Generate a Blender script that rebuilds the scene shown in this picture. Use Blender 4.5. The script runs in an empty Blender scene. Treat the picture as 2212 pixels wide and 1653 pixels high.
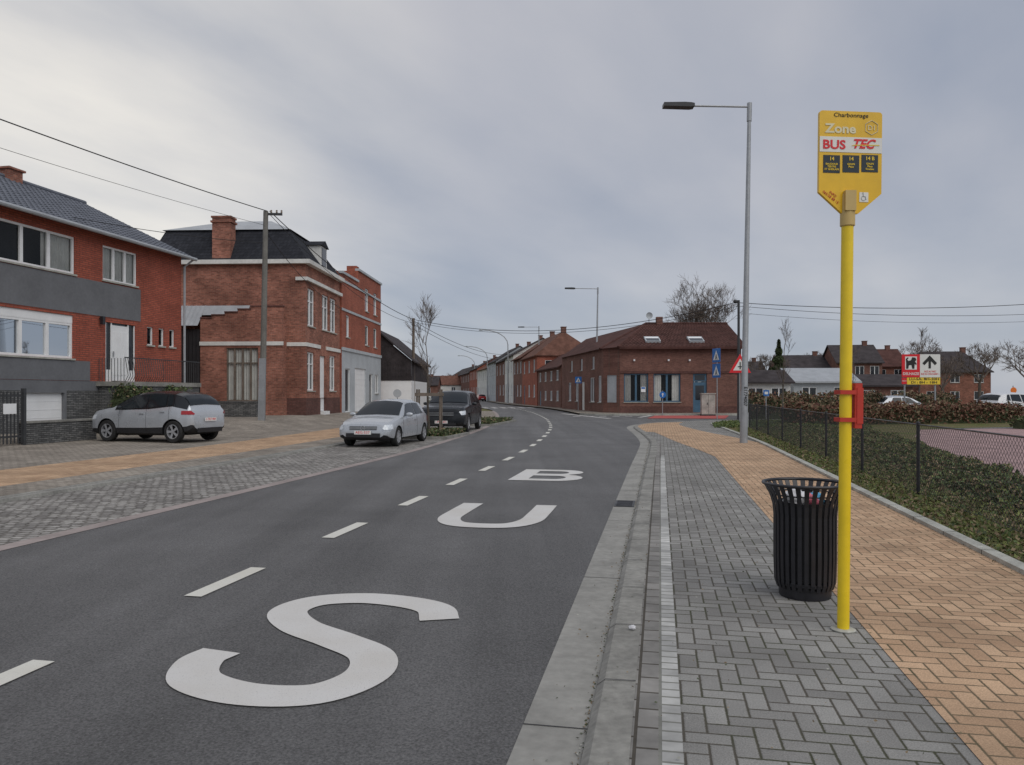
import bpy, bmesh, math, random
import numpy as np
from mathutils import Vector, Matrix
random.seed(5); np.random.seed(5)
SC=bpy.context.scene; COL=SC.collection
V=Vector; R=math.radians
Z=V((0,0,1))
# ------------------------------------------------------------------ materials
class NTree:
    def __init__(s,name):
        s.mat=bpy.data.materials.new(name); s.mat.use_nodes=True
        s.t=s.mat.node_tree; s.t.nodes.clear()
        s.out=s.t.nodes.new('ShaderNodeOutputMaterial')
        s.b=s.t.nodes.new('ShaderNodeBsdfPrincipled')
        s.t.links.new(s.b.outputs[0],s.out.inputs[0])
    def put(s,sock,val):
        if val is None: return
        if isinstance(val,bpy.types.NodeSocket): s.t.links.new(val,sock)
        else:
            if hasattr(sock.default_value,'__len__') and not hasattr(val,'__len__'): sock.default_value=[val]*len(sock.default_value)
            elif hasattr(sock.default_value,'__len__') and len(sock.default_value)==4 and len(val)==3: sock.default_value=(*val,1)
            else: sock.default_value=val
    def m(s,op,a,b=None,c=None,clamp=False):
        n=s.t.nodes.new('ShaderNodeMath'); n.operation=op; n.use_clamp=clamp
        s.put(n.inputs[0],a); s.put(n.inputs[1],b); s.put(n.inputs[2],c); return n.outputs[0]
    def co(s,rot=0,scale=(1,1,1),kind='Object'):
        n=s.t.nodes.new('ShaderNodeTexCoord'); mp=s.t.nodes.new('ShaderNodeMapping')
        mp.inputs['Rotation'].default_value=(0,0,rot); mp.inputs['Scale'].default_value=scale
        s.t.links.new(n.outputs[kind],mp.inputs[0]); return mp.outputs[0]
    def noise(s,vec,scale,detail=3,rough=.55):
        n=s.t.nodes.new('ShaderNodeTexNoise'); s.put(n.inputs['Vector'],vec)
        n.inputs['Scale'].default_value=scale; n.inputs['Detail'].default_value=detail; n.inputs['Roughness'].default_value=rough
        return n.outputs[0]
    def rng(s,v,a,b,c,d):
        n=s.t.nodes.new('ShaderNodeMapRange'); s.put(n.inputs[0],v)
        for i,x in enumerate((a,b,c,d)): s.put(n.inputs[i+1],x)
        return n.outputs[0]
    def mix(s,f,a,b,blend='MIX'):
        n=s.t.nodes.new('ShaderNodeMix'); n.data_type='RGBA'; n.blend_type=blend
        s.put(n.inputs[0],f); s.put(n.inputs[6],a); s.put(n.inputs[7],b); return n.outputs[2]
    def sep(s,v):
        n=s.t.nodes.new('ShaderNodeSeparateXYZ'); s.put(n.inputs[0],v); return n.outputs
    def comb(s,x,y,z=0):
        n=s.t.nodes.new('ShaderNodeCombineXYZ'); s.put(n.inputs[0],x); s.put(n.inputs[1],y); s.put(n.inputs[2],z); return n.outputs[0]
    def bump(s,h,strength=.3,dist=.01):
        n=s.t.nodes.new('ShaderNodeBump'); s.put(n.inputs['Height'],h); n.inputs['Strength'].default_value=strength
        n.inputs['Distance'].default_value=dist; s.t.links.new(n.outputs[0],s.b.inputs['Normal'])
    def fin(s,col,rough=.8,metal=0,spec=.4):
        s.put(s.b.inputs['Base Color'],col); s.put(s.b.inputs['Roughness'],rough)
        s.b.inputs['Metallic'].default_value=metal; s.b.inputs['Specular IOR Level'].default_value=spec
        return s.mat
def mk(name,col,rough=.8,var=.18,vs=2.0,bump=0,bs=40,metal=0,spec=.4,coat=0,dist=.01):
    n=NTree(name); c=n.co()
    f=n.rng(n.noise(c,vs,4),.3,.7,1-var,1+var)
    f2=n.rng(n.noise(c,vs*9,3),.3,.7,1-var*.6,1+var*.6)
    k=n.m('MULTIPLY',f,f2)
    co=n.mix(1.0,(*col,1),n.comb(k,k,k),'MULTIPLY')
    if bump: n.bump(n.noise(c,bs,3),bump,dist)
    if coat: n.b.inputs['Coat Weight'].default_value=coat; n.b.inputs['Coat Roughness'].default_value=.06
    return n.fin(co,n.rng(n.noise(c,vs*3,2),.3,.7,max(rough-.08,.02),min(rough+.08,1)),metal,spec)
def herring(name,cols,mortar,unit,rot,moss=.0):
    n=NTree(name); c=n.co(rot,(1/unit,1/unit,1)); o=n.sep(c); x,y=o[0],o[1]
    i=n.m('FLOOR',x); j=n.m('FLOOR',y); fx=n.m('SUBTRACT',x,i); fy=n.m('SUBTRACT',y,j)
    k=n.m('FLOORED_MODULO',n.m('SUBTRACT',i,j),4)
    e=[n.m('COMPARE',k,float(q),.1) for q in range(4)]
    d=n.m('MINIMUM',n.m('MINIMUM',n.m('ADD',fx,n.m('MULTIPLY',e[1],9)),n.m('ADD',n.m('SUBTRACT',1.0,fx),n.m('MULTIPLY',e[0],9))),
        n.m('MINIMUM',n.m('ADD',fy,n.m('MULTIPLY',e[2],9)),n.m('ADD',n.m('SUBTRACT',1.0,fy),n.m('MULTIPLY',e[3],9))))
    wn=n.t.nodes.new('ShaderNodeTexWhiteNoise'); wn.noise_dimensions='2D'
    n.put(wn.inputs['Vector'],n.comb(n.m('SUBTRACT',i,e[1]),n.m('SUBTRACT',j,e[2])))
    raw=n.co()
    base=n.mix(wn.outputs[0],(*cols[0],1),(*cols[1],1))
    g=n.rng(n.noise(raw,1.1,5),.3,.7,.76,1.2); g2=n.rng(n.noise(raw,140,2),.3,.7,.76,1.24); g3=n.m('MULTIPLY',g,g2)
    base=n.mix(1.0,base,n.comb(g3,g3,g3),'MULTIPLY')
    dd=n.m('ADD',d,n.m('MULTIPLY',n.m('SUBTRACT',n.noise(raw,90,2),.5),.08))
    mm=n.rng(dd,.035,.08,1,0)
    mc=n.mix(n.rng(n.noise(raw,2.3,3),.45,.65,0,moss),(*mortar,1),(.04,.05,.018,1))
    col=n.mix(mm,base,mc)
    n.bump(n.m('ADD',n.rng(dd,.0,.12,0,1),n.m('MULTIPLY',n.noise(raw,200,2),.2)),.6,.006)
    return n.fin(col,.88,spec=.3)
def brickmat(name,c1,c2,mortar,bw=.21,rh=.07,ms=.01,rot=None,stain=.25,hor=False):
    n=NTree(name); raw=n.co()
    if rot is None:
        o=n.sep(raw); vec=n.comb(n.m('ADD',o[0],o[1]),o[2],0)
    else: vec=n.co(rot)
    b=n.t.nodes.new('ShaderNodeTexBrick'); n.put(b.inputs['Vector'],vec); b.inputs['Scale'].default_value=1
    b.inputs['Brick Width'].default_value=bw; b.inputs['Row Height'].default_value=rh; b.inputs['Mortar Size'].default_value=ms
    b.inputs['Mortar Smooth'].default_value=.3; b.inputs['Bias'].default_value=0
    b.inputs['Color1'].default_value=(*c1,1); b.inputs['Color2'].default_value=(*c2,1); b.inputs['Mortar'].default_value=(*mortar,1)
    k=n.m('MULTIPLY',n.rng(n.noise(raw,.7,5),.3,.7,1-stain,1+stain),n.rng(n.noise(raw,9,3),.3,.7,.85,1.15))
    col=n.mix(1.0,b.outputs[0],n.comb(k,k,k),'MULTIPLY')
    n.bump(n.m('SUBTRACT',1.0,b.outputs['Fac']),.5,.006)
    return n.fin(col,.9,spec=.2)
def cobble(name,rot):
    n=NTree(name); raw=n.co(rot); d=n.t.nodes.new('ShaderNodeTexNoise'); n.put(d.inputs['Vector'],raw); d.inputs['Scale'].default_value=5.5; d.inputs['Detail'].default_value=3
    va=n.t.nodes.new('ShaderNodeVectorMath'); va.operation='MULTIPLY_ADD'; n.put(va.inputs[0],d.outputs[1]); va.inputs[1].default_value=(.15,.11,0); n.put(va.inputs[2],raw)
    b=n.t.nodes.new('ShaderNodeTexBrick'); n.put(b.inputs['Vector'],va.outputs[0]); b.inputs['Scale'].default_value=1
    b.inputs['Brick Width'].default_value=.15; b.inputs['Row Height'].default_value=.11; b.inputs['Mortar Size'].default_value=.015; b.inputs['Mortar Smooth'].default_value=.7
    b.inputs['Color1'].default_value=(.17,.16,.15,1); b.inputs['Color2'].default_value=(.37,.355,.33,1); b.inputs['Mortar'].default_value=(.09,.08,.065,1)
    k=n.rng(n.noise(raw,1.2,4),.3,.7,.75,1.25)
    n.bump(n.m('ADD',n.m('SUBTRACT',1.0,b.outputs['Fac']),n.m('MULTIPLY',n.noise(raw,30,3),.5)),.9,.018)
    return n.fin(n.mix(1.0,b.outputs[0],n.comb(k,k,k),'MULTIPLY'),.75)
def asphalt(name,base=.125):
    n=NTree(name); c=n.co()
    f=n.noise(c,70,4,.8); s=n.rng(f,.36,.68,.50,1.6)
    l=n.rng(n.noise(c,.45,6,.6),.3,.7,.80,1.18)
    st=n.rng(n.noise(n.co(-R(11),(1.6,.06,1)),1,3),.35,.65,.86,1.14)
    k=n.m('MULTIPLY',n.m('MULTIPLY',s,l),st)
    col=n.mix(1.0,(base*1.02,base*1.01,base*1.01,1),n.comb(k,k,k),'MULTIPLY')
    spk=n.rng(n.noise(c,48,2,.7),.64,.74,0,.45)
    col=n.mix(spk,col,(.32,.31,.30,1))
    n.bump(f,1.0,.012)
    return n.fin(col,.72,spec=.35)
def paintmat(name,col,wear=.25):
    n=NTree(name); c=n.co()
    f=n.rng(n.noise(c,110,3,.7),.58,.74,0,.65)
    g=n.rng(n.noise(c,1.8,5),.42,.66,0,wear)
    base=n.mix(g,(*col,1),(col[0]*.74,col[1]*.68,col[2]*.58,1))
    k=n.mix(f,base,(.22,.22,.22,1)); n.bump(n.noise(c,120,2),.5,.008)
    return n.fin(k,.7)
def glassmat(name,tint=.8,rough=.02):
    n=NTree(name); t=n.t; t.nodes.remove(n.b)
    tr=t.nodes.new('ShaderNodeBsdfTransparent'); tr.inputs[0].default_value=(tint,tint*1.01,tint*1.0,1)
    gl=t.nodes.new('ShaderNodeBsdfGlossy'); gl.inputs['Roughness'].default_value=rough; gl.inputs[0].default_value=(.6,.63,.66,1)
    fr=t.nodes.new('ShaderNodeFresnel'); fr.inputs[0].default_value=1.4
    mx=t.nodes.new('ShaderNodeMixShader'); t.links.new(fr.outputs[0],mx.inputs[0]); t.links.new(tr.outputs[0],mx.inputs[1]); t.links.new(gl.outputs[0],mx.inputs[2])
    t.links.new(mx.outputs[0],n.out.inputs[0]); return n.mat

RA=math.atan(.194)   # bearing of the road at the stop
M={}
M['asph']=asphalt('asphalt'); M['grey']=herring('grey_paving',[(.20,.195,.185),(.285,.28,.265)],(.08,.072,.058),.105,RA,.7)
M['orange']=herring('orange_paving',[(.41,.265,.165),(.55,.375,.24)],(.16,.12,.075),.105,RA,.6)
M['pink']=herring('pink_paving',[(.33,.22,.22),(.4,.27,.26)],(.2,.15,.14),.11,RA,.1)
M['greyL']=brickmat('drive_paving',(.24,.212,.18),(.34,.305,.26),(.12,.105,.085),.21,.105,.01,RA)
M['cob']=cobble('cobbles',RA)
M['brow']=brickmat('kerb_pavers',(.19,.185,.175),(.27,.26,.245),(.08,.072,.06),.21,.11,.009,RA+R(90))
M['white_cob']=brickmat('pale_setts',(.34,.34,.33),(.50,.50,.48),(.2,.2,.18),.1,.11,.009,RA+R(90))
M['conc']=mk('gutter_concrete',(.27,.265,.245),.88,.2,1.5,.3,60)
M['kerb']=mk('kerb_concrete',(.24,.235,.215),.88,.28,2.2,.3,60)
M['kerbp']=mk('kerb_pink_concrete',(.30,.255,.24),.85,.18,1.2,.25,60)
M['kerbl']=mk('kerb_light',(.38,.38,.34),.85,.25,2.5,.3,50)
M['paint']=paintmat('road_paint',(.62,.61,.59)); M['paint2']=paintmat('lane_paint',(.66,.65,.59))
M['red_as']=mk('red_asphalt',(.42,.09,.08),.85,.15,2)
def groundmat():
    n=NTree('rough_grass'); c=n.co()
    a=n.mix(n.rng(n.noise(c,.8,5),.35,.65,0,1),(.12,.14,.045,1),(.18,.14,.085,1))
    b=n.mix(n.rng(n.noise(c,14,4),.48,.68,0,1),a,(.06,.07,.03,1)); n.bump(n.noise(c,25,4),1,.03); return n.fin(b,.95,spec=.1)
M['grass']=groundmat()
M['white']=mk('white_frame',(.80,.81,.81),.45,.05,2); M['whitew']=mk('white_render',(.66,.66,.63),.85,.14,.8,.1,30)
M['greyw']=mk('grey_render',(.15,.155,.165),.9,.12,1.2,.1,60); M['lgreyw']=mk('light_grey_render',(.42,.45,.47),.85,.12,.8)
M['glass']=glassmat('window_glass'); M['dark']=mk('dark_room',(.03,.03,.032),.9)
M['curt']=mk('net_curtain',(.75,.75,.72),.9,.1,3); M['dglass']=mk('dark_glass',(.03,.035,.042),.1,.1,1,spec=.5)
M['b1']=brickmat('red_brick_bands',(.42,.11,.07),(.32,.083,.055),(.19,.08,.06),.3,.075,.014,stain=.18)
M['b2']=brickmat('old_red_brick',(.37,.15,.105),(.20,.075,.055),(.25,.17,.13),.22,.075,.010,stain=.35)
M['b3']=brickmat('orange_red_brick',(.40,.125,.078),(.29,.09,.06),(.24,.13,.1),.22,.075,.008,stain=.22)
M['b4']=brickmat('brown_brick',(.225,.108,.085),(.155,.075,.06),(.15,.11,.09),.22,.075,.008,stain=.22)
M['plinth']=brickmat('plinth_brick',(.15,.07,.06),(.11,.05,.045),(.09,.07,.055),.22,.075,.008)
M['stone']=brickmat('grey_slate_stone',(.10,.103,.105),(.21,.21,.205),(.06,.06,.06),.24,.06,.012,stain=.3)
M['slate']=brickmat('black_slate',(.022,.024,.03),(.035,.037,.045),(.012,.012,.014),.2,.18,.01,stain=.2)
M['tileg']=mk('grey_roof_tile',(.13,.14,.165),.8,.2,2,.1,20,spec=.2); M['tiler']=mk('red_brown_roof_tile',(.085,.042,.036),.9,.3,1.5,.2,20,spec=.15)
M['tiled']=mk('dark_roof_tile',(.055,.048,.05),.9,.3,1.5,.3,10,spec=.15); M['tileo']=mk('orange_roof_tile',(.14,.07,.052),.9,.3,1.5,.3,10,spec=.15)
M['zinc']=mk('zinc_sheet',(.36,.38,.40),.5,.12,1.2,metal=.1)
M['galv']=mk('galvanised_steel',(.34,.355,.37),.45,.12,1.5,metal=.3); M['dkmetal']=mk('dark_metal',(.045,.047,.05),.5,.15,2)
M['black']=mk('black_metal',(.018,.018,.022),.42,.15,3,spec=.5); M['blackp']=mk('black_plastic',(.02,.02,.022),.55,.15,3)
M['wood']=mk('weathered_wood',(.16,.13,.105),.9,.3,2,.4,30); M['concp']=mk('pole_concrete',(.17,.165,.15),.9,.2,1.5,.3,30)
M['bark']=mk('bark',(.10,.085,.07),.95,.3,3,.5,20); M['twig']=mk('twigs',(.15,.12,.10),.95,.25,1)
M['yel']=mk('yellow_enamel',(.78,.47,.012),.35,.07,2,spec=.5); M['yelp']=mk('yellow_pole_paint',(.83,.60,.02),.33,.07,2,spec=.5)
M['beige']=mk('beige_plastic',(.55,.40,.16),.5,.08,2); M['redp']=mk('red_paint',(.5,.045,.03),.45,.12,2)
M['redt']=mk('red_letters',(.68,.02,.03),.5,.03); M['blkt']=mk('black_letters',(.02,.02,.02),.5,.03); M['wt']=mk('white_letters',(.75,.75,.72),.5,.04)
M['yt']=mk('yellow_letters',(.85,.6,.05),.5,.03); M['navy']=mk('navy_panel',(.015,.025,.035),.4,.1); M['silv']=mk('silver_letters',(.72,.66,.44),.4,.05)
M['blue']=mk('sign_blue',(.02,.15,.46),.4,.08); M['bluef']=mk('blue_frame',(.06,.13,.2),.5,.15); M['orng']=mk('orange_sign',(.8,.2,.03),.5,.05)
M['wire']=mk('cable',(.02,.02,.022),.7,.05)
M['l1']=mk('leaf_dark',(.055,.07,.03),.7,.3,5); M['l2']=mk('leaf_green',(.09,.13,.045),.7,.3,5); M['l3']=mk('leaf_dry',(.22,.165,.10),.85,.3,5); M['l4']=mk('leaf_copper',(.16,.075,.05),.8,.3,5)
M['l5']=mk('moss_green',(.15,.17,.055),.9,.3,5)
M['silver']=mk('silver_car_paint',(.46,.485,.515),.30,.03,1,metal=.35,coat=.6); M['carblk']=mk('black_car_paint',(.012,.014,.017),.3,.05,1,coat=.3)
M['carwht']=mk('white_car_paint',(.65,.66,.67),.25,.03,1,coat=.5); M['carred']=mk('red_car_paint',(.35,.02,.02),.25,.05,1,coat=.5)
M['carglass']=mk('car_glass',(.016,.02,.024),.06,.1,1,spec=.35); M['tyre']=mk('tyre_rubber',(.022,.022,.022),.85,.2,6); M['alloy']=mk('alloy_rim',(.45,.46,.48),.3,.1,6,metal=.5)
M['tail']=mk('tail_light_red',(.35,.012,.016),.15,.1,5,coat=.6); M['head']=mk('headlight_lens',(.62,.66,.7),.1,.2,20,coat=.9)
M['plate']=mk('plate_white',(.75,.75,.73),.4,.03); M['ceramic']=mk('insulator',(.25,.2,.16),.3,.1)
M['bagw']=mk('white_plastic_bag',(.6,.6,.62),.4,.2,20); M['bagp']=mk('pink_wrapper',(.6,.15,.2),.4,.2,20); M['bagb']=mk('blue_wrapper',(.1,.35,.55),.4,.2,20)

# ------------------------------------------------------------------ mesh builder
class MB:
    def __init__(s): s.v=[]; s.f=[]; s.m=[]
    def add(s,vs,fs,m=0):
        k=len(s.v); s.v+= [tuple(q) for q in vs]; s.f+=[tuple(k+i for i in f) for f in fs]; s.m+=[m]*len(fs)
    def poly(s,vs,m=0): s.add(vs,[tuple(range(len(vs)))],m)
    def box(s,x0,x1,y0,y1,z0,z1,m=0,P=None):
        c=[(x0,y0,z0),(x1,y0,z0),(x1,y1,z0),(x0,y1,z0),(x0,y0,z1),(x1,y0,z1),(x1,y1,z1),(x0,y1,z1)]
        if P: c=[P(*q) for q in c]
        s.add(c,[(3,2,1,0),(4,5,6,7),(0,1,5,4),(1,2,6,5),(2,3,7,6),(3,0,4,7)],m)
    def tube(s,pts,rad,n=8,m=0,cap=True):
        pts=[V(p) for p in pts]; k=len(s.v)
        if not hasattr(rad,'__len__'): rad=[rad]*len(pts)
        a=None
        for i,p in enumerate(pts):
            t=(pts[min(i+1,len(pts)-1)]-pts[max(i-1,0)]); t=t.normalized() if t.length>1e-9 else Z
            if a is None: a=t.orthogonal().normalized()
            else:
                a=(a-t*a.dot(t)); a=a.normalized() if a.length>1e-6 else t.orthogonal().normalized()
            b=t.cross(a)
            for j in range(n):
                w=2*math.pi*j/n; s.v.append(tuple(p+(a*math.cos(w)+b*math.sin(w))*rad[i]))
        for i in range(len(pts)-1):
            for j in range(n):
                q=k+i*n+j; r=k+i*n+(j+1)%n; s.f.append((q,r,r+n,q+n)); s.m.append(m)
        if cap:
            s.f.append(tuple(k+j for j in range(n))[::-1]); s.m.append(m)
            e=k+(len(pts)-1)*n; s.f.append(tuple(e+j for j in range(n))); s.m.append(m)
    def lathe(s,prof,n=24,m=0,c=(0,0,0),axis='z',ms=None):
        k=len(s.v)
        for r,h in prof:
            for j in range(n):
                w=2*math.pi*j/n
                if axis=='z': s.v.append((c[0]+r*math.cos(w),c[1]+r*math.sin(w),c[2]+h))
                else: s.v.append((c[0]+r*math.cos(w),c[1]+h,c[2]+r*math.sin(w)))
        for i in range(len(prof)-1):
            for j in range(n):
                q=k+i*n+j; r=k+i*n+(j+1)%n; s.f.append((q,r,r+n,q+n)); s.m.append(ms[i] if ms else m)
    def prism(s,poly,P,b0,b1,m=0):
        n=len(poly); vs=[P(a,b0,c) for a,c in poly]+[P(a,b1,c) for a,c in poly]
        fs=[tuple(range(n)),tuple(range(2*n-1,n-1,-1))]+[(i,(i+1)%n,(i+1)%n+n,i+n) for i in range(n)]
        s.add(vs,fs,m)
    def obj(s,name,mats,parent=None,smooth=False,label=None,category=None,group=None,kind=None,loc=None,rot=None):
        me=bpy.data.meshes.new(name); me.from_pydata(s.v,[],s.f)
        if not isinstance(mats,(list,tuple)): mats=[mats]
        for m in mats: me.materials.append(M[m])
        if len(mats)>1: me.polygons.foreach_set('material_index',s.m)
        bm=bmesh.new(); bm.from_mesh(me); bmesh.ops.recalc_face_normals(bm,faces=bm.faces); bm.to_mesh(me); bm.free()
        return mkobj(me,name,parent,smooth,label,category,group,kind,loc,rot)
def mkobj(me,name,parent=None,smooth=False,label=None,category=None,group=None,kind=None,loc=None,rot=None):
    if smooth and me.polygons:
        me.polygons.foreach_set('use_smooth',[True]*len(me.polygons))
        try: me.set_sharp_from_angle(angle=R(35))
        except Exception: pass
    o=bpy.data.objects.new(name,me); COL.objects.link(o)
    if parent: o.parent=parent
    if label: o['label']=label
    if category: o['category']=category
    if group: o['group']=group
    if kind: o['kind']=kind
    if loc: o.location=loc
    if rot: o.rotation_euler=rot
    return o
def root(name,label,cat,loc=(0,0,0),rz=0,group=None,rot=None):
    return mkobj(None,name,None,False,label,cat,group,None,loc,rot or (0,0,rz))
class Fr:
    def __init__(s,o,u,n): s.o=V(o); s.u=V(u).normalized(); s.n=V(n).normalized()
    def __call__(s,a,b,c): return s.o+s.u*a+s.n*b+Z*c
def text(body,size,par,loc,mat,width=None,rot=(R(90),0,0),name='lettering',shear=0,bold=0):
    cu=bpy.data.curves.new(name,'FONT'); cu.body=body; cu.size=size; cu.align_x='CENTER'; cu.align_y='CENTER'; cu.shear=shear; cu.offset=bold; cu.extrude=.0006; cu.resolution_u=3
    o=bpy.data.objects.new('tmp',cu); COL.objects.link(o)
    me=bpy.data.meshes.new_from_object(o); bpy.data.objects.remove(o); me.name=name
    me.materials.clear(); me.materials.append(M[mat])
    n=len(me.vertices)
    if n and width:
        a=np.empty(n*3); me.vertices.foreach_get('co',a); a=a.reshape(-1,3); w=a[:,0].max()-a[:,0].min(); a[:,0]=(a[:,0]-(a[:,0].max()+a[:,0].min())/2)*width/w; me.vertices.foreach_set('co',a.ravel())
    return mkobj(me,name,par,loc=loc,rot=rot)

# ------------------------------------------------------------------ plan geometry
def cat(pts,step=10):
    P=[V((*p,0)) for p in pts]; P=[P[0]*2-P[1]]+P+[P[-1]*2-P[-2]]; out=[]
    for i in range(1,len(P)-2):
        for k in range(step):
            t=k/step; a,b,c,d=P[i-1:i+3]
            q=.5*((2*b)+(c-a)*t+(2*a-5*b+4*c-d)*t*t+(3*b-a-3*c+d)*t**3); out.append((q.x,q.y))
    out.append((P[-2].x,P[-2].y)); return out
def off(pl,d):
    o=[]
    for i,p in enumerate(pl):
        a=pl[max(i-1,0)]; b=pl[min(i+1,len(pl)-1)]; tx,ty=b[0]-a[0],b[1]-a[1]; l=math.hypot(tx,ty); o.append((p[0]+ty/l*d,p[1]-tx/l*d))
    return o
def sub(pl,y0,y1): return [p for p in pl if y0<=p[1]<=y1]
CL=cat([(-5.22,-8),(-4.05,-2),(-2.5,6),(-1.02,13.6),(.2,20.3),(.93,25.9),(1.5,31.5),(1.85,36.5),(2.05,42),(2.12,48),(1.95,57),(1.4,68),(.3,80),(-2.8,100),(-5.2,120),(-9,160),(-13,190),(-18.5,240),(-30,360),(-44,500)],8)
def strip(name,pl,d1,d2,z1,mat,z2=None,nl=1,zf=None,kind='structure'):
    mb=MB(); z2=z1 if z2 is None else z2
    ls=[off(pl,d1+(d2-d1)*k/nl) for k in range(nl+1)]; n=len(pl)
    for k,l in enumerate(ls):
        for i,p in enumerate(l):
            z=z1+(z2-z1)*k/nl
            if zf: z=zf(-(d1+(d2-d1)*k/nl),p[1])
            mb.v.append((p[0],p[1],z))
    for k in range(nl):
        for i in range(n-1): mb.f.append((k*n+i,k*n+i+1,(k+1)*n+i+1,(k+1)*n+i)); mb.m.append(0)
    return mb.obj(name,mat,kind=kind)
def ss(x,a,b):
    t=min(max((x-a)/(b-a),0),1); return t*t*(3-2*t)
def hz(l,Y): return .05+ss(l,10,13.5)*.4*ss(Y,26,38)+ss(l,14.8,17)*.28*(1-ss(Y,26,38))
mb=MB(); mb.poly([(-1500,-60,-.06),(1500,-60,-.06),(1500,2500,-.06),(-1500,2500,-.06)]); mb.obj('ground','grass',kind='structure')
mb=MB(); mb.poly([(1,38,-.004),(11,40,-.004),(30,44,-.004),(70,52,-.004),(70,64,-.004),(8,59,-.004),(1,62,-.004)]); mb.obj('side_road','asph',kind='structure')
strip('road',sub(CL,-6,500),-3.0,3.0,.004,'asph')
E=cat([(-1.24,-3),(.504,6),(1.67,12),(2.65,17),(3.45,21),(4.2,25.1),(4.8,30.3),(5.1,33.5),(5.45,36.2),(6.2,38.7),(7.6,41.0),(9.6,42.9),(12.5,44.6),(17,46.2),(30,49.5)],8)
mb=MB(); e=sub(E,15,45.5); c=[p for p in CL if 15<=p[1]<=52]
mb.poly([(p[0],p[1],0) for p in c]+[(11,52,0),(16,45.5,0)]+[(p[0]+.02,p[1],0) for p in e[::-1]]); mb.obj('road_junction','asph',kind='structure')
strip('gutter',E,0,.31,.008,'conc')
kb=MB(); prof=[(.31,0),(.315,.03),(.355,.062),(.52,.066),(.52,0)]
ls=[off(E,d) for d,_ in prof]; n=len(E)
for (d,z),l in zip(prof,ls): kb.v+= [(p[0],p[1],z) for p in l]
for k in range(len(prof)-1):
    for i in range(n-1): kb.f.append((k*n+i,k*n+i+1,(k+1)*n+i+1,(k+1)*n+i)); kb.m.append(0)
kb.obj('kerb','kerb',kind='structure')
jb=MB()
def walk(pl,s0,step,fn):
    s=s0; acc=0
    for i in range(1,len(pl)):
        L=math.dist(pl[i],pl[i-1])
        while acc+L>=s:
            t=(s-acc)/L; x=pl[i-1][0]+(pl[i][0]-pl[i-1][0])*t; y=pl[i-1][1]+(pl[i][1]-pl[i-1][1])*t
            fn(x,y,(pl[i][0]-pl[i-1][0])/L,(pl[i][1]-pl[i-1][1])/L); s+=step
        acc+=L
def joint(x,y,tx,ty):
    if y>30: return
    rx,ry=ty,-tx
    def q(d,a,z): return (x+rx*d+tx*a,y+ry*d+ty*a,z)
    jb.poly([q(.315,-.004,.034),q(.315,.004,.034),q(.357,.004,.0665),q(.357,-.004,.0665)])
    jb.poly([q(.357,-.004,.069),q(.357,.004,.069),q(.52,.004,.071),q(.52,-.004,.071)])
walk(E,.3,1.0,joint)
def gj(x,y,tx,ty):
    if y>30: return
    q=lambda d,a:(x+ty*d+tx*a,y-tx*d+ty*a,.0115)
    jb.poly([q(.0,-.004),q(.0,.004),q(.31,.004),q(.31,-.004)])
walk(E,.8,3.0,gj)
jb.obj('kerb_joints','dark',kind='structure')
RB=cat([(2.5,-3),(4.24,6),(5.4,12),(6.57,18),(7.72,24),(8.6,29.5),(9.3,34),(9.9,38),(11.2,40.8),(14,42.6),(19,44),(30,46.5)],8)
pin=off(E,.52)
mb=MB(); mb.poly([(p[0],p[1],.058) for p in pin]+[(p[0],p[1],.058) for p in RB[::-1]]); mb.obj('pavement','grey',kind='structure')
strip('kerb_paver_row',sub(E,-3,24),.52,.64,.062,'brow'); strip('pale_sett_line',sub(E,-3,19.5),.64,.745,.062,'white_cob')
left=[(1.34+.194*y,y) for y in np.linspace(-3,18.6,12)]
mid=cat([(4.97,18.9),(5.1,21),(5.25,24.5),(5.5,28),(5.65,30.3)],5)
nose=[p for p in pin if 30.6<p[1]<40.3]
rt=cat([(9.2,41),(8.3,38),(7.9,34),(7.75,30),(7.8,26.5),(7.72,24)],5)
mb=MB(); pts=left+mid+nose+rt+[(p[0],p[1]) for p in RB[::-1] if p[1]<24]
mb.poly([(p[0],p[1],.0625) for p in pts]); mb.obj('orange_path','orange',kind='structure')
strip('verge_kerb',RB,.0,.13,.105,'kerbl'); 
mb=MB()
for i in range(len(RB)-1):
    for d in (0,.13):
        a=off(RB,d); mb.poly([(a[i][0],a[i][1],.04),(a[i+1][0],a[i+1][1],.04),(a[i+1][0],a[i+1][1],.105),(a[i][0],a[i][1],.105)])
mb.obj('verge_kerb_side','kerbl',kind='structure')
jb=MB()
def vj(x,y,tx,ty):
    if y>30: return
    q=lambda d,a,z:(x+ty*d+tx*a,y-tx*d+ty*a,z)
    jb.poly([q(-.002,-.005,.106),q(-.002,.005,.106),q(.13,.005,.107),q(.13,-.005,.107)]); jb.poly([q(-.003,-.005,.06),q(-.003,.005,.06),q(-.003,.005,.106),q(-.003,-.005,.106)])
walk(RB,.5,1.0,vj); jb.obj('verge_kerb_joints','dark',kind='structure')
mb=MB(); mb.poly([(p[0],p[1],.05) for p in off(RB,.1)]+[(80,57,.05),(80,-6,.05)]); mb.obj('verge','grass',kind='structure')
mb=MB(); mb.poly([(x,y,.056) for x,y in [(6.5,5),(8.6,13.0),(11.4,20.5),(14.4,27.3),(17.3,32.5),(26,35),(24,24),(19,10),(17,3)]]); mb.obj('pink_path','pink',kind='structure')
mb=MB(); mb.poly([(x,y,.060) for x,y in [(17.6,33.2),(45,42),(45,37),(26,33.9)]]); mb.obj('parking_area','asph',kind='structure')
strip('gutter_strip',sub(CL,-6,70),-3.18,-2.95,.009,'kerbp')
strip('cobbled_parking',sub(CL,-6,40),-5.8,-3.18,.006,'cob')
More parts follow.
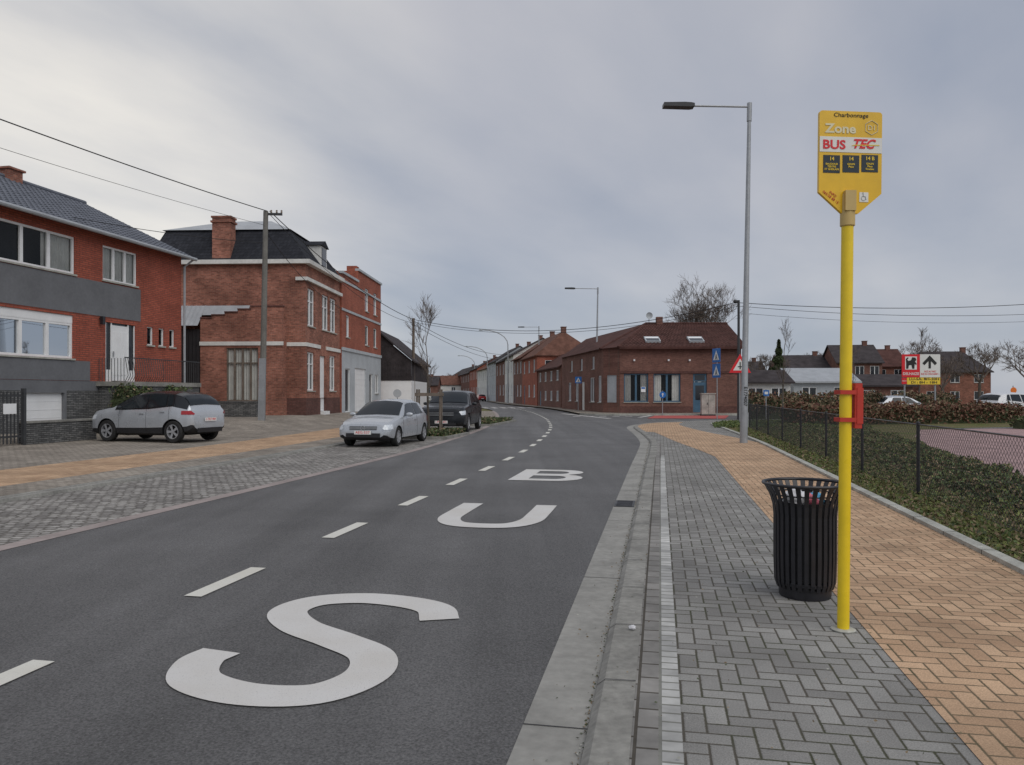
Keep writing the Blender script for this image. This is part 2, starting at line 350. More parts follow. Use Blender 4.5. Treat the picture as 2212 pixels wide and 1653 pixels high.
strip('cobbled_parking_far',sub(CL,39.5,70),-5.8,-3.18,.006,'greyL')
kb=MB(); prof=[(-5.8,0),(-5.82,.055),(-5.87,.06),(-5.93,.06),(-5.94,.035),(-5.99,.035),(-6.0,.06),(-6.1,.06)]
cl=sub(CL,-6,110); ls=[off(cl,d) for d,_ in prof]; n=len(cl)
for (d,z),l in zip(prof,ls): kb.v+= [(p[0],p[1],z) for p in l]
for k in range(len(prof)-1):
    for i in range(n-1): kb.f.append((k*n+i,k*n+i+1,(k+1)*n+i+1,(k+1)*n+i)); kb.m.append(0)
kb.obj('kerb_far_side','kerb',kind='structure')
strip('footway',sub(CL,-6,110),-7.2,-6.1,.05,'greyL')
strip('footway_orange',sub(CL,-6,60),-9.5,-7.2,.052,'orange',zf=lambda l,Y:hz(l,Y))
strip('forecourt',sub(CL,-6,62),-24,-9.5,.05,'greyL',nl=24,zf=hz)
strip('footway_beyond',sub(CL,59,110),-13,-7.2,.06,'greyL')
strip('footway_opposite',sub(CL,57,420),3.0,6.4,.12,'greyL'); 
mb=MB(); mb.poly([(x,y,.116) for x,y in [(5.05,57.2),(5.7,56),(7,55.2),(9,54.9),(20,55.5),(60,59),(60,90),(8,90),(5,62)]]); mb.obj('footway_corner','greyL',kind='structure')
kb=MB(); kp=cat([(5.05,57.2),(5.7,56),(7,55.2),(9,54.9),(20,55.5),(60,59)],5)
for i in range(len(kp)-1):
    a,b=kp[i],kp[i+1]; kb.poly([(a[0],a[1],0),(b[0],b[1],0),(b[0],b[1],.122),(a[0],a[1],.122)])
kb.obj('kerb_corner','kerbl',kind='structure')
mb=MB()
def dash(x,y,tx,ty):
    if y>88 : return
    a,b,h=0,1.0,.075
    q=lambda d,l:(x+ty*d+tx*l,y-tx*d+ty*l,.012)
    mb.poly([q(-h,0),q(h,0),q(h,b),q(-h,b)])
C0=[p for p in CL if p[1]>=-2]
acc=0; s0=0
for i in range(1,len(C0)):
    L=math.dist(C0[i],C0[i-1])
    if C0[i][1]>=3.56: s0=acc+L*(3.56-C0[i-1][1])/(C0[i][1]-C0[i-1][1]); break
    acc+=L
walk(C0,s0,2.47,dash)
mb.obj('lane_marking','paint2',kind='structure')
al=V((.1905,.9817,0)); rg=V((.9817,-.1905,0))
def lw(base,a,b): return V(base)+rg*a+al*b
def ribbon(mb,base,pts,w,z=.012):
    P=cat(pts,8); L=off(P,-w/2); Q=off(P,w/2)
    vs=[lw((*base,z),*p) for p in L]+[lw((*base,z),*p) for p in Q]; n=len(P)
    mb.add(vs,[(i,i+1,n+i+1,n+i) for i in range(n-1)])
mb=MB()
ribbon(mb,(-2.03,4.03),[(.10,.72),(.08,.52),(.23,.26),(.60,.13),(.97,.20),(1.13,.50),(1.04,.82),(.72,1.05),(.34,1.28),(.10,1.58),(.17,1.88),(.48,2.03),(.84,2.0),(1.12,1.86),(1.24,1.60)],.28)
ribbon(mb,(-1.08,9.17),[(.155,1.95),(.15,1.2),(.17,.6),(.35,.24),(.69,.15),(1.03,.24),(1.21,.6),(1.23,1.2),(1.225,1.95)],.29)
mb.obj('bus_lettering','paint',kind='structure')
cu=bpy.data.curves.new('bus_lettering_b','CURVE'); cu.dimensions='2D'; cu.fill_mode='BOTH'
def arc(cx,cy,rx,ry,a0,a1,n=10): return [(cx+rx*math.cos(R(a0+(a1-a0)*i/n)),cy+ry*math.sin(R(a0+(a1-a0)*i/n))) for i in range(n+1)]
loops=[[(0,0)]+arc(.8,.56,.52,.56,-90,62)+arc(.78,1.53,.46,.47,-62,90)+[(0,2.0)],
       [(.34,.3)]+arc(.78,.575,.22,.275,-90,90)+[(.34,.85)],[(.34,1.2)]+arc(.76,1.45,.2,.25,-90,90)+[(.34,1.7)]]
for lp in loops:
    sp=cu.splines.new('POLY'); sp.points.add(len(lp)-1); sp.use_cyclic_u=True
    for i,(a,b) in enumerate(lp):
        q=lw((-.08,14.03,0),a,b); sp.points[i].co=(q.x,q.y,0,1)
o=bpy.data.objects.new('t',cu); COL.objects.link(o); me=bpy.data.meshes.new_from_object(o); bpy.data.objects.remove(o)
for v in me.vertices: v.co.z=.012
me.materials.clear(); me.materials.append(M['paint']); mkobj(me,'bus_lettering_b',kind='structure')
mb=MB(); zc=[p for p in CL if p[1]>=82][0]; zi=CL.index(zc); tx,ty=CL[zi+1][0]-zc[0],CL[zi+1][1]-zc[1]; l=math.hypot(tx,ty); tx/=l; ty/=l
for k in range(-3,3):
    q=lambda d,a:(zc[0]+ty*d+tx*a,zc[1]-tx*d+ty*a,.012); mb.poly([q(k+.1,0),q(k+.6,0),q(k+.6,4),q(k+.1,4)])
for k in range(5):
    x=4.2+k*.9; mb.poly([(x,52.4,.012),(x+.5,52.35,.012),(x+.5,52.9,.012),(x,52.95,.012)])
mb.poly([(3.8,60,.013),(4.1,60,.013),(6.3,48,.013),(6.0,48,.013)])
mb.poly([(8.2,50.2,.020),(8.5,50.2,.020),(10.1,54.5,.020),(9.8,54.5,.020)])
mb.obj('crossing_marking','paint',kind='structure')
mb=MB(); mb.poly([(8.6,48.6,.016),(13.4,48.0,.016),(15.6,54.9,.016),(10.2,54.6,.016)]); mb.obj('cycle_crossing','red_as',kind='structure')
def gq(c,Y): return (c+.194*Y,Y)
mb=MB(); dx,dy=gq(-.51,11.0)
P=lambda a,b,c:V((dx,dy,0))+rg*a+al*b+Z*c
mb.box(-.14,.14,-.3,.3,.009,.018,0,P)
for k in range(7): mb.box(-.11,.11,-.26+k*.08,-.22+k*.08,.018,.024,1,P)
mb.obj('drain_grate',['dkmetal','black'],label='cast iron street drain grate set in the concrete gutter',category='drain cover')

# ------------------------------------------------------------------ foliage
def leafmass(name,pos,size,mats,weights=None,flat=.0,**kw):
    n=len(pos); a=np.random.randn(n,3); a[:,2]*=(1-flat); a/=np.linalg.norm(a,axis=1)[:,None]
    r=np.random.randn(n,3); b=np.cross(a,r); b/=np.linalg.norm(b,axis=1)[:,None]
    s=(size*(.5+np.random.rand(n)))[:,None]; a=a*s; b=b*s*.55
    v=np.stack([pos-a,pos+b,pos+a,pos-b],1).reshape(-1,3)
    me=bpy.data.meshes.new(name); me.vertices.add(4*n); me.vertices.foreach_set('co',v.ravel())
    me.loops.add(4*n); me.loops.foreach_set('vertex_index',np.arange(4*n)); me.polygons.add(n)
    me.polygons.foreach_set('loop_start',np.arange(n)*4); me.polygons.foreach_set('loop_total',np.full(n,4))
    for m in mats: me.materials.append(M[m])
    me.polygons.foreach_set('material_index',np.random.choice(len(mats),n,p=weights)); me.update(); me.validate()
    return mkobj(me,name,**kw)
N=52000; Y=5+29*np.random.rand(N)**1.25; u=np.random.rand(N); wd=np.interp(Y,[5,12,20,27,34],[.7,1.6,2.8,3.8,4.8]); X=4.5+.194*Y+u*wd
def lump(X,Y,f): return .5+.5*np.sin(X*f+1.3*np.sin(Y*f*.7))*np.sin(Y*f*.9+1.7*np.cos(X*f*.6))
L1=lump(X,Y,2.1); L2=lump(X,Y,.7); keep=(L1*.5+L2*.5+.25*np.random.rand(N))>.50; H=(.04+.27*L1*(.25+.75*L2))*np.minimum(1,u*5+.15)
pos=np.stack([X,Y,.05+H*np.random.rand(N)**.6],1)[keep]
leafmass('ground_cover',pos,.036,['l1','l2','l3','l5'],[.30,.30,.24,.16],kind='stuff')
N=42000; Y=4+30*np.random.rand(N)**1.3; X=3.22+.194*Y+np.random.rand(N)*1.9; pos=np.stack([X,Y,.06+.06*np.random.rand(N)**2],1)
leafmass('grass_tufts',pos,.024,['l5','l3','l1','l2'],[.42,.30,.08,.20],kind='stuff')
N=9000; X=8.7+np.random.rand(N)*6; Y=34+np.random.rand(N)*8; k=Y<(np.interp(X,[9,9.9,11.2,14,19],[34,38,40.8,42.6,44])-.2); X,Y=X[k],Y[k]
leafmass('grass_patch',np.stack([X,Y,.06+.1*np.random.rand(len(X))],1),.06,['l2','l5'],[.6,.4],kind='stuff')
N=2600; Y=2.5+24*np.random.rand(N)**1.4; s=np.random.rand(N); cc=np.where(s<.45,-.355+.012*np.random.randn(N),np.where(s<.7,3.06+.03*np.random.randn(N),-.6+2.0*np.random.rand(N)))
z=np.where(s<.45,.014,.068); z=np.where((s>=.7)&(cc<-.34),.014,z); z=np.where((s>=.7)&(cc>=-.34),.075,z)
leafmass('gutter_debris',np.stack([cc+.194*Y,Y,z],1),.007,['l3','l1','kerbl'],[.5,.3,.2],flat=.9,kind='stuff')
def hedge(name,a,b,w,h,n,size,mats,weights,label,z0=.05,cat_='hedge'):
    a=V(a); b=V(b); d=(b-a); L=d.length; d.normalize(); nr=V((-d.y,d.x))
    t=np.random.rand(n)*L; th=np.random.rand(n)*math.pi; hh=h*(1+.10*np.sin(t*2.3)+.07*np.sin(t*5.1))
    rr=.80+.24*np.random.rand(n); s=np.cos(th)*w/2*rr; z=np.where(np.random.rand(n)<.5,np.random.rand(n)**.8,np.sin(th)**.4)*hh*rr
    pos=np.stack([a.x+d.x*t+nr.x*s,a.y+d.y*t+nr.y*s,z0+z],1)
    o=leafmass(name,pos,size,mats,weights,label=label,category=cat_)
    mb=MB(); P=lambda x,y,z:V((a.x,a.y,z0))+V((d.x,d.y,0))*x+V((nr.x,nr.y,0))*y+Z*z
    mb.box(.1,L-.1,-w*.36,w*.36,-.1,h*.78,0,P); c=mb.obj('hedge_core','l1',parent=o); return o
hedge('hedge',(13.6,37.6),(27,41),1.5,1.0,16000,.075,['l4','l3','l1'],[.6,.3,.1],'low copper brown beech hedge beside the parking area')
hedge('hedge',(22,33.0),(31,36),1.3,.5,6000,.07,['l2','l1','l3'],[.5,.3,.2],'low clipped green hedge beside the pink path')
hedge('hedge',(14.5,47.5),(29,50.5),2.0,1.5,12000,.09,['l3','l1','l4'],[.5,.25,.25],'wild brown bramble hedge along the car park')
hedge('hedge',(31,46),(44,49),1.6,1.2,10000,.09,['l4','l1','l3'],[.4,.3,.3],'overgrown hedge in front of parked cars')

def bare(name,label,loc,H,spread,seed,levels=5,kids=4,trunk=.4,r0=.16,mats=('bark','twig'),group=None,up=.25,twr=.008):
    rnd=random.Random(seed); tb=MB(); cb=MB()
    rt=root(name,label,'tree',loc,group=group)
    th=H*trunk
    pts=[V((0,0,0)),V((rnd.uniform(-.1,.1),rnd.uniform(-.1,.1),th*.5)),V((rnd.uniform(-.15,.15),rnd.uniform(-.15,.15),th))]
    tb.tube(pts,[r0*1.25,r0,r0*.8],8)
    def grow(p,d,L,r,lv):
        n=3; q=[p]; dd=d.copy()
        for i in range(n):
            dd=(dd+V((rnd.uniform(-1,1),rnd.uniform(-1,1),rnd.uniform(-.6,1)))*.16+Z*up*.12).normalized(); q.append(q[-1]+dd*L/n)
        r1=max(r*.55,twr*.6); cb.tube(q,[r,(r*2+r1)/3,(r+2*r1)/3,r1],5 if lv<2 else 3,cap=False)
        if lv>=levels: return
        for k in range(kids+(1 if lv==0 else 0)):
            t=rnd.uniform(.35,1); i=min(int(t*n),n-1); b=q[i].lerp(q[i+1],t*n-i)
            ax=dd.orthogonal().normalized(); ax.rotate(Matrix.Rotation(rnd.uniform(0,6.28),3,dd)); nd=(dd*rnd.uniform(.7,1.0)+ax*rnd.uniform(.4,.9)*spread).normalized()
            grow(b,nd,L*rnd.uniform(.52,.78),max(r1*rnd.uniform(.6,.9),twr),lv+1)
    top=pts[-1]
    for k in range(4 if spread>.5 else 1):
        a=6.28*k/4+rnd.uniform(-.4,.4); d=V((math.cos(a)*spread*.8,math.sin(a)*spread*.8,1)).normalized() if spread>.5 else Z.copy()
        grow(top,d,(H-th)*.42,r0*.6,0)
    if spread<=.5:
        for k in range(7):
            a=rnd.uniform(0,6.28); h=rnd.uniform(.7,1); grow(V((0,0,th*h)),V((math.cos(a)*.4,math.sin(a)*.4,.9)).normalized(),(H-th)*.2,r0*.3,2)
    tb.obj('trunk',mats[0],rt,True); cb.obj('crown',mats[1],rt); return rt
bare('bare_tree','large bare winter tree behind the corner brick building',(20.6,82,0),14.2,.85,3,5,4,.33,.24,up=.5,twr=.012)
bare('bare_tree','bare winter tree behind the brick houses',(60,98,0),9.2,.9,5,5,3,.33,.2,twr=.016)
bare('bare_tree','bare winter tree near the car park',(60,88,0),9.0,.95,8,5,3,.3,.2,twr=.016)
bare('bare_tree','bare tree at the edge of the car park',(52,92,0),6.6,.9,9,5,3,.33,.2,twr=.016)
bare('bare_tree','bare tree behind the rear houses',(64,120,0),11,.9,10,5,3,.33,.2,twr=.02)
bare('bare_tree','bare tree behind the rear houses',(50,130,0),10,.9,11,5,3,.33,.2,twr=.02)
bare('bare_tree','slim young bare tree in the car park',(32,60,0),7.4,.45,12,4,3,.45,.06,twr=.010)
bare('bare_tree','slim young bare tree beside the junction',(16.0,45,0),6.2,.42,13,4,3,.45,.05,twr=.007)
bare('bare_tree','slim young bare tree in the car park',(24.5,55,0),5.2,.42,21,4,3,.45,.05,twr=.007)
bare('bare_tree','distant bare tree at the end of the street',(-17,235,0),9,.9,14,4,4,.3,.25,twr=.04)
bare('bare_tree','distant bare tree at the end of the street',(-27,250,0),8,.9,15,4,4,.3,.25,twr=.04)
bare('bare_tree','distant bare tree at the end of the street',(-21,290,0),10,.9,16,4,4,.3,.3,twr=.05)
bare('bare_tree','bare tree behind the far corner buildings',(33,100,0),8,.9,17,5,3,.3,.2,twr=.016)
bare('bare_tree','young bare street tree tied to wooden stakes in a planted bed',(-3.05,28.2,.05),5.2,.5,18,4,4,.42,.04,twr=.005)
mb=MB()
for sx,sy in ((-.42,-.3),(.42,-.3),(-.42,.35),(.42,.35)): mb.tube([(-3.05+sx,28.2+sy,0),(-3.05+sx,28.2+sy,1.75)],.035,8)
mb.box(-3.55,-2.55,27.84,27.9,1.5,1.62); mb.box(-3.55,-2.55,28.5,28.56,1.5,1.62)
mb.obj('tree_stakes','wood',label='round wooden stakes with cross rails supporting a young tree',category='tree support')
rt=root('conifer_tree','small dark green conifer behind the sheds','tree',(26.2,75,0)); mb=MB(); mb.tube([(0,0,0),(0,0,6)],[.15,.03],6); mb.obj('trunk','bark',rt)
n=9000; h=np.random.rand(n)**.8; rr=(1-h)*1.5*(.5+.5*np.random.rand(n))*(.8+.3*np.sin(h*40)); a=np.random.rand(n)*6.28
leafmass('crown',np.stack([rr*np.cos(a),rr*np.sin(a),1+h*5.8],1),.14,['l1','l2'],[.8,.2],parent=rt)
def bed(cx,cy,L,W,label):
    mb=MB(); P=lambda a,b,c:V((cx,cy,0))+rg*a+al*b+Z*c
    mb.box(-W/2,W/2,-L/2,L/2,0,.06,1,P)
    for a0,a1,b0,b1 in ((-W/2-.12,-W/2,-L/2,L/2),(W/2,W/2+.12,-L/2,L/2),(-W/2-.12,W/2+.12,-L/2-.12,-L/2),(-W/2-.12,W/2+.12,L/2,L/2+.12)): mb.box(a0,a1,b0,b1,0,.10,0,P)
    o=mb.obj('planting_bed',['kerb','grass'],label=label,category='planter')
    n=3500; a=(np.random.rand(n)-.5)*W; b=(np.random.rand(n)-.5)*L
    pos=np.stack([cx+rg.x*a+al.x*b,cy+rg.y*a+al.y*b,.08+.2*np.random.rand(n)**1.5],1); leafmass('low_plants',pos,.05,['l1','l2','l3'],[.5,.3,.2],parent=o)
bed(-3.0,28.2,3.0,1.9,'kerbed planting bed with low plants between parked cars'); bed(-1.3,40.5,6.0,1.7,'kerbed planting bed with dark low shrubs beyond the parked cars')

# ------------------------------------------------------------------ chain link fence
fr=root('chain_link_fence','black chain link fence with slim posts along the verge','fence',(3.9,0,.05),0)
def fp(Y,z): return (.194*Y,Y,z)
py=[4.7,8.1,11.55,14.75,17.95,21.2,24.4,27.6,30.8,33.4]
mb=MB(); mb.tube([(0,0,-.1),(0,0,1.1)],.026,10); mb.lathe([(.0,1.125),(.026,1.118),(.03,1.1)],10); pm=mb.obj('fence_post','black',fr,True,loc=fp(py[0],0))
for y in py[1:]:
    o=pm.copy(); COL.objects.link(o); o.parent=fr; o.location=fp(y,0)
mb=MB(); mb.tube([fp(y,1.08) for y in py],.012,6); mb.tube([fp(y,.05) for y in py],.004,4); mb.tube([fp(y,.55) for y in py],.003,4); mb.obj('top_rail','black',fr)
mb=MB(); y0,y1=py[0],py[-1]; cell=.08; hh=1.03; nn=int((y1-y0)*1.0186/cell)
def wpt(s,z): y=y0+s/1.0186; return V(fp(y,z))
Lf=(y1-y0)*1.0186
for k in range(-int(hh/cell),nn):
    for sg in (1,-1):
        s0=k*cell; s_a=max(s0,0); za=.05+(s_a-s0); s_b=min(s0+hh,Lf); zb=.05+hh-(s0+hh-s_b)
        if s_b-s_a<.02: continue
        if sg<0: za,zb=1.13-za,1.13-zb
        p,q=wpt(s_a,za),wpt(s_b,zb); mb.tube([p,q],.0024,3,cap=False)
mb.obj('wire_mesh','black',fr)

# ------------------------------------------------------------------ bus stop sign
K=4.97/1650
bs=root('bus_stop_sign','tall yellow bus stop sign with route panels on a yellow pole','bus stop sign',(2.155,4.97,.06),rot=(0,R(.6),0))
def sz(v): return 1.6+(850-v)*K-.06
mb=MB(); mb.tube([(0,0,0),(0,0,sz(480))],.0375,20); mb.obj('pole','yelp',bs,True)
mb=MB(); mb.lathe([(.038,0),(.075,.0),(.078,.008),(.07,.012),(.038,.014)],20); mb.obj('base_ring','kerbl',bs)
mb=MB(); mb.lathe([(.0395,sz(490)),(.046,sz(488)),(.046,sz(440)),(.043,sz(420))],16); mb.box(-.035,.035,-.05,-.012,sz(458),sz(415)); mb.obj('bracket','beige',bs,True)
hd=mkobj(None,'sign_head',bs,loc=(.010,0,0),rot=(0,0,R(4)))
W2=.21; zt,zc,zb_=sz(242),sz(418),sz(462)
pl=[]
for cx,cz,a0 in ((W2-.02,zt-.02,0),(-W2+.02,zt-.02,90)):
    for i in range(5): a=R(a0+90*i/4); pl.append((cx+.02*math.cos(a),cz+.02*math.sin(a)))
pl+=[(-W2,zc),(-.055,zb_),(.055,zb_),(W2,zc)]
I=lambda a,b,c:V((a,b,c))
mb=MB(); mb.prism(pl,I,-.012,.012)
sp=mb.obj('sign_panel','yel',bs); sp.parent=hd
def sx(u): return (u-1838)*K
mb=MB(); mb.box(-W2+.002,W2-.002,-.0145,-.0125,sz(331),sz(298)); mb.obj('white_band','wt',hd)
for u0,u1,v0,v1,t1,t2 in ((1777,1814,338,376,'14','BAUDOUR\nTERTRE\nST GHISLAIN'),(1820,1857,337,374,'14','GHLIN\nPlace\n '),(1862,1899,335,372,'14 B','GHLIN\nPlace\nRouleau')):
    mb=MB(); mb.box(sx(u0),sx(u1),-.0145,-.0125,sz(v1),sz(v0)); b=mb.obj('route_panel','navy',hd)
    text(t1,.033,hd,(sx((u0+u1)/2),-.016,sz(v0+8)),'yt',bold=.0006); text(t2,.017,hd,(sx((u0+u1)/2),-.016,sz(v0+25)),'yt',bold=.0003)
text('Charbonnage',.038,hd,(sx(1838),-.0145,sz(251)),'blkt',width=.23)
text('Zone',.082,hd,(sx(1814),-.0145,sz(281)),'silv',width=.21,bold=.0025)
text('BUS',.08,hd,(sx(1801),-.0165,sz(316)),'redt',width=.15,bold=.002)
text('TEC',.082,hd,(sx(1869),-.0165,sz(313)),'redt',width=.15,shear=.35,bold=.0025)
mb=MB(); mb.prism([(sx(1838),sz(316.5)),(sx(1902),sz(314.5)),(sx(1900),sz(313)),(sx(1845),sz(314.5))],I,-.0185,-.0175); mb.obj('stripe','yt',hd)
mb=MB()
hx=[(sx(1884)+.047*math.cos(R(90+60*i)),sz(276)+.047*math.sin(R(90+60*i))) for i in range(6)]
for i in range(6):
    a,b=hx[i],hx[(i+1)%6]; mb.tube([(a[0],-.014,a[1]),(b[0],-.014,b[1])],.0022,6)
mb.obj('hexagon_outline','silv',hd); text('D1',.045,hd,(sx(1884),-.0145,sz(277)),'silv')
mb=MB(); mb.box(sx(1858),sx(1878),-.0145,-.0125,sz(437),sz(416)); mb.obj('wheelchair_plate','wt',hd)
mb=MB(); cx,cz=sx(1867),sz(429)
mb.tube([(cx+.014*math.cos(R(a)),-.016,cz+.014*math.sin(R(a))) for a in range(100,380,20)],.0014,5); mb.tube([(cx-.002,-.016,cz+.03),(cx,-.016,cz+.012),(cx+.012,-.016,cz+.011),(cx+.018,-.016,cz-.008)],.0018,5); mb.lathe([(0,-.002),(.004,-.002),(.004,.001),(0,.001)],10,c=(cx-.003,-.016,cz+.035),axis='y')
mb.obj('wheelchair_symbol','galv',hd)
text('INFO\n065/38 88 15',.024,hd,(-.125,-.0145,zc-.022),'redp',rot=(R(90),R(36),0))
mb=MB(); mb.box(.05,.095,-.03,.03,sz(925),sz(828)); mb.box(.06,.10,-.035,-.031,sz(915),sz(838))
for v in (847,906): mb.box(-.045,.05,-.05,-.038,sz(v+5),sz(v-4)); mb.box(-.045,.05,.038,.05,sz(v+5),sz(v-4)); mb.box(-.055,-.045,-.05,.05,sz(v+5),sz(v-4))
mb.obj('timetable_holder','redp',bs)
# ------------------------------------------------------------------ litter bin
lb=root('litter_bin','black slatted metal litter bin with flared rim on the paving','litter bin',(2.235,5.83,.06))
prof=[(.205,.07),(.222,.12),(.228,.3),(.228,.62),(.236,.70),(.258,.77),(.288,.825),(.304,.85)]
mb=MB(); ns=30
for k in range(ns):
    a=2*math.pi*k/ns; hw=.0145
    t=V((-math.sin(a),math.cos(a),0)); r_=V((math.cos(a),math.sin(a),0)); vs=[]
    for i,(r,z) in enumerate(prof):
        wv=hw*(1+.25*max(0,(r-.23)/.07))
        for dr,sg in ((0,-1),(0,1),(-.007,1),(-.007,-1)): vs.append(r_*(r+dr)+t*wv*sg+Z*z)
    fs=[]
    for i in range(len(prof)-1):
        for j in range(4): fs.append((i*4+j,i*4+(j+1)%4,i*4+4+(j+1)%4,i*4+4+j))
    mb.add(vs,fs)
mb.obj('slats','black',lb)
mb=MB(); mb.tube([(.304*math.cos(R(a)),.304*math.sin(R(a)),.855) for a in range(0,361,12)],.0125,8,cap=False)
mb.tube([(.25*math.cos(R(a)),.25*math.sin(R(a)),.775) for a in range(0,361,12)],.006,6,cap=False); mb.obj('rim','black',lb,True)
mb=MB(); mb.lathe([(0,.0),(.185,.0),(.19,.02),(.19,.09),(.212,.10),(.212,.125),(0,.125)],32); mb.obj('base','black',lb,True)
mb=MB(); mb.lathe([(.0,.13),(.196,.13),(.20,.72),(.193,.72),(.19,.68),(0,.66)],32); mb.obj('liner','blackp',lb,True)
def crumple(name,mat,loc,s,label,seed):
    bm=bmesh.new(); bmesh.ops.create_icosphere(bm,subdivisions=3,radius=1); rnd=random.Random(seed)
    for v in bm.verts: v.co=v.co*(.75+.35*rnd.random()); v.co=V((v.co.x*s[0],v.co.y*s[1],v.co.z*s[2]))
    me=bpy.data.meshes.new(name); bm.to_mesh(me); bm.free(); me.materials.append(M[mat]); mkobj(me,name,label=label,category='litter',loc=loc)
crumple('plastic_bag','bagw',(2.16,5.80,.80),(.11,.09,.08),'crumpled white plastic bag inside the litter bin',1)
crumple('paper_wrapper','bagp',(2.25,5.76,.79),(.06,.05,.06),'crumpled pink wrapper inside the litter bin',2)
crumple('paper_wrapper','bagb',(2.33,5.86,.79),(.07,.06,.06),'crumpled blue wrapper inside the litter bin',3)
crumple('crumpled_paper','bagw',(.78,4.95,.085),(.025,.018,.015),'small crumpled paper scrap on the kerb',4)

# ------------------------------------------------------------------ lamps
def modern(loc,H,arm,hl,rz,lean,label,num=False,s=1):
    r=root('street_lamp',label,'street lamp',loc,group='modern street lamps along the road',rot=(0,R(lean),rz))
    mb=MB(); mb.tube([(0,0,0),(0,0,1.6),(0,0,1.65),(0,0,H)],[.12,.11,.10,.055],16); mb.box(.06,.125,-.05,.05,.5,.95); mb.obj('pole','galv',r,True)
    mb=MB(); mb.tube([(0,0,H+.12),(0,0,H-.45)],.075,12); mb.tube([(0,0,H),(-arm,0,H)],.032,8); mb.obj('arm','galv',r,True)
    mb=MB(); P=lambda a,b,c:V((-arm+.02-a,b,H+c)); 
    mb.prism([(0,-.05),(.12,-.07),(hl,-.06),(hl,.05),(.3,.07),(.1,.06),(0,.04)],P,-.15,.15); mb.obj('lamp_head','dkmetal',r)
    if num: text('E1774007',.15,r,(0,-.118,1.45),'blkt',rot=(R(90),R(90),0),bold=.002)
    return r
modern((7.2,23.75,.06),10.45,1.75,.95,0,1.0,'tall grey street lamp with a dark flat head on the paving',True)
modern((7.3,66.6,.12),10.6,2.0,.9,0,1.0,'tall grey street lamp beside the corner building')
modern((3.7,105,.12),10.6,2.0,.9,0,0,'tall grey street lamp by the row houses')
def curved(loc,H,arm,label):
    r=root('street_lamp',label,'street lamp',loc,group='old curved street lamps along the street')
    mb=MB(); pts=[(0,0,0),(0,0,H*.8)]+[(-arm*(1-math.cos(R(a))),0,H*.8+H*.2*math.sin(R(a))) for a in range(15,91,15)]
    mb.tube(pts,[.11]+[.07]*(len(pts)-1),8); mb.obj('pole','galv',r,True)
    mb=MB(); mb.lathe([(0,0),(.1,.02),(.17,.12),(.1,.25),(0,.28)],12); o=mb.obj('lamp_head','lgreyw',r,True); 
    o.scale=(2.2,1,.8); o.location=(-arm-.35,0,H-.12)
curved((-.6,112,.1),10.8,3.6,'grey street lamp with a long curved arm'); curved((-4.8,148,.1),10.6,3.6,'grey street lamp with a long curved arm'); curved((-9,184,.1),10.6,3.4,'grey street lamp with a long curved arm')

def upole(loc,H,r0,r1,mat,lean,label,cross=True,sleeve=False,cam_=False):
    r=root('utility_pole',label,'utility pole',loc,rot=(0,R(lean),0))
    mb=MB(); mb.tube([(0,0,-.3),(0,0,H)],[r0,r1],10); mb.obj('pole',mat,r,True)
    if sleeve: mb=MB(); mb.box(-r0*.95,r0*.95,-r0-.03,-.03,.05,3.0); mb.obj('cable_cover','galv',r)
    if cam_: mb=MB(); mb.lathe([(0,0),(.12,.03),(.15,.12),(.12,.2),(0,.24)],12,c=(-.18,0,H-.2)); mb.tube([(-.18,0,H),(0,0,H-.1)],.03,6); mb.obj('camera_dome','dkmetal',r,True)
    if cross:
        mb=MB(); mb.box(-.1,.75,-.05,.05,H-.18,-.08+H); mb.obj('cross_arm','dkmetal',r)
        for k in (.25,.5,.72):
            mb=MB(); mb.lathe([(0,0),(.035,.0),(.05,.05),(.03,.08),(.05,.12),(0,.15)],8,c=(k,0,H-.08)); mb.obj('insulator','ceramic',r)
upole((-11.45,35,.2),9.75,.15,.11,'concp',1.0,'grey concrete utility pole carrying overhead cables',True,True)
upole((-8.0,62,.1),7.6,.14,.1,'wood',0,'dark wooden utility pole beside the white barn',False)
upole((13.5,45.5,.05),7.1,.09,.07,'dkmetal',0,'slim dark utility pole with a small camera at the junction',False,cam_=True)
upole((42,51,.05),8.3,.12,.1,'wood',0,'wooden utility pole beyond the car park',False)
upole((-20.5,2.5,.1),9.9,.15,.11,'concp',0,'grey concrete utility pole carrying overhead cables')
def wire(a,b,sag,label,r=.013):
    a=V(a); b=V(b); pts=[]
    for i in range(25):
        t=i/24; p=a.lerp(b,t); p.z-=sag*4*t*(1-t); pts.append(p)
    mb=MB(); mb.tube(pts,r,5); mb.obj('overhead_cable','wire',label=label,category='cable',group='overhead cables along the street')
wire((-20.2,2.5,9.95),(-11.2,35,9.95),.45,'thick black overhead cable between utility poles',.02)
wire((-20.2,2.5,8.9),(-11.3,35,9.3),.45,'thin overhead cable between utility poles',.008)
wire((-20.9,20,8.6),(-11.35,35,8.5),.55,'thin overhead cable running from the house roof')
wire((-11.1,35,9.95),(-8,62,7.6),.6,'twisted black overhead cable between utility poles',.022)
wire((-11.1,35,9.8),(-8,62,7.3),.9,'black overhead cable between utility poles',.014)
wire((-11.2,35,8.9),(-10.6,48,6.9),.5,'black service cable to the brick building',.016)
wire((-8,62,7.6),(13.5,45.5,7.05),1.3,'black overhead cable crossing the road',.02)
wire((-8,62,7.4),(13.5,45.5,6.8),1.25,'black overhead cable crossing the road',.014)
wire((13.5,45.5,7.0),(42,51,8.25),.6,'black overhead cable beyond the junction',.02)
wire((13.5,45.5,6.8),(42,51,7.4),.6,'black overhead cable beyond the junction',.014)
wire((13.5,45.5,6.4),(42,51,6.9),.6,'thin overhead cable beyond the junction',.01)
wire((-8,62,7.6),(-13,120,7.5),1.0,'black overhead cable along the far street',.025)
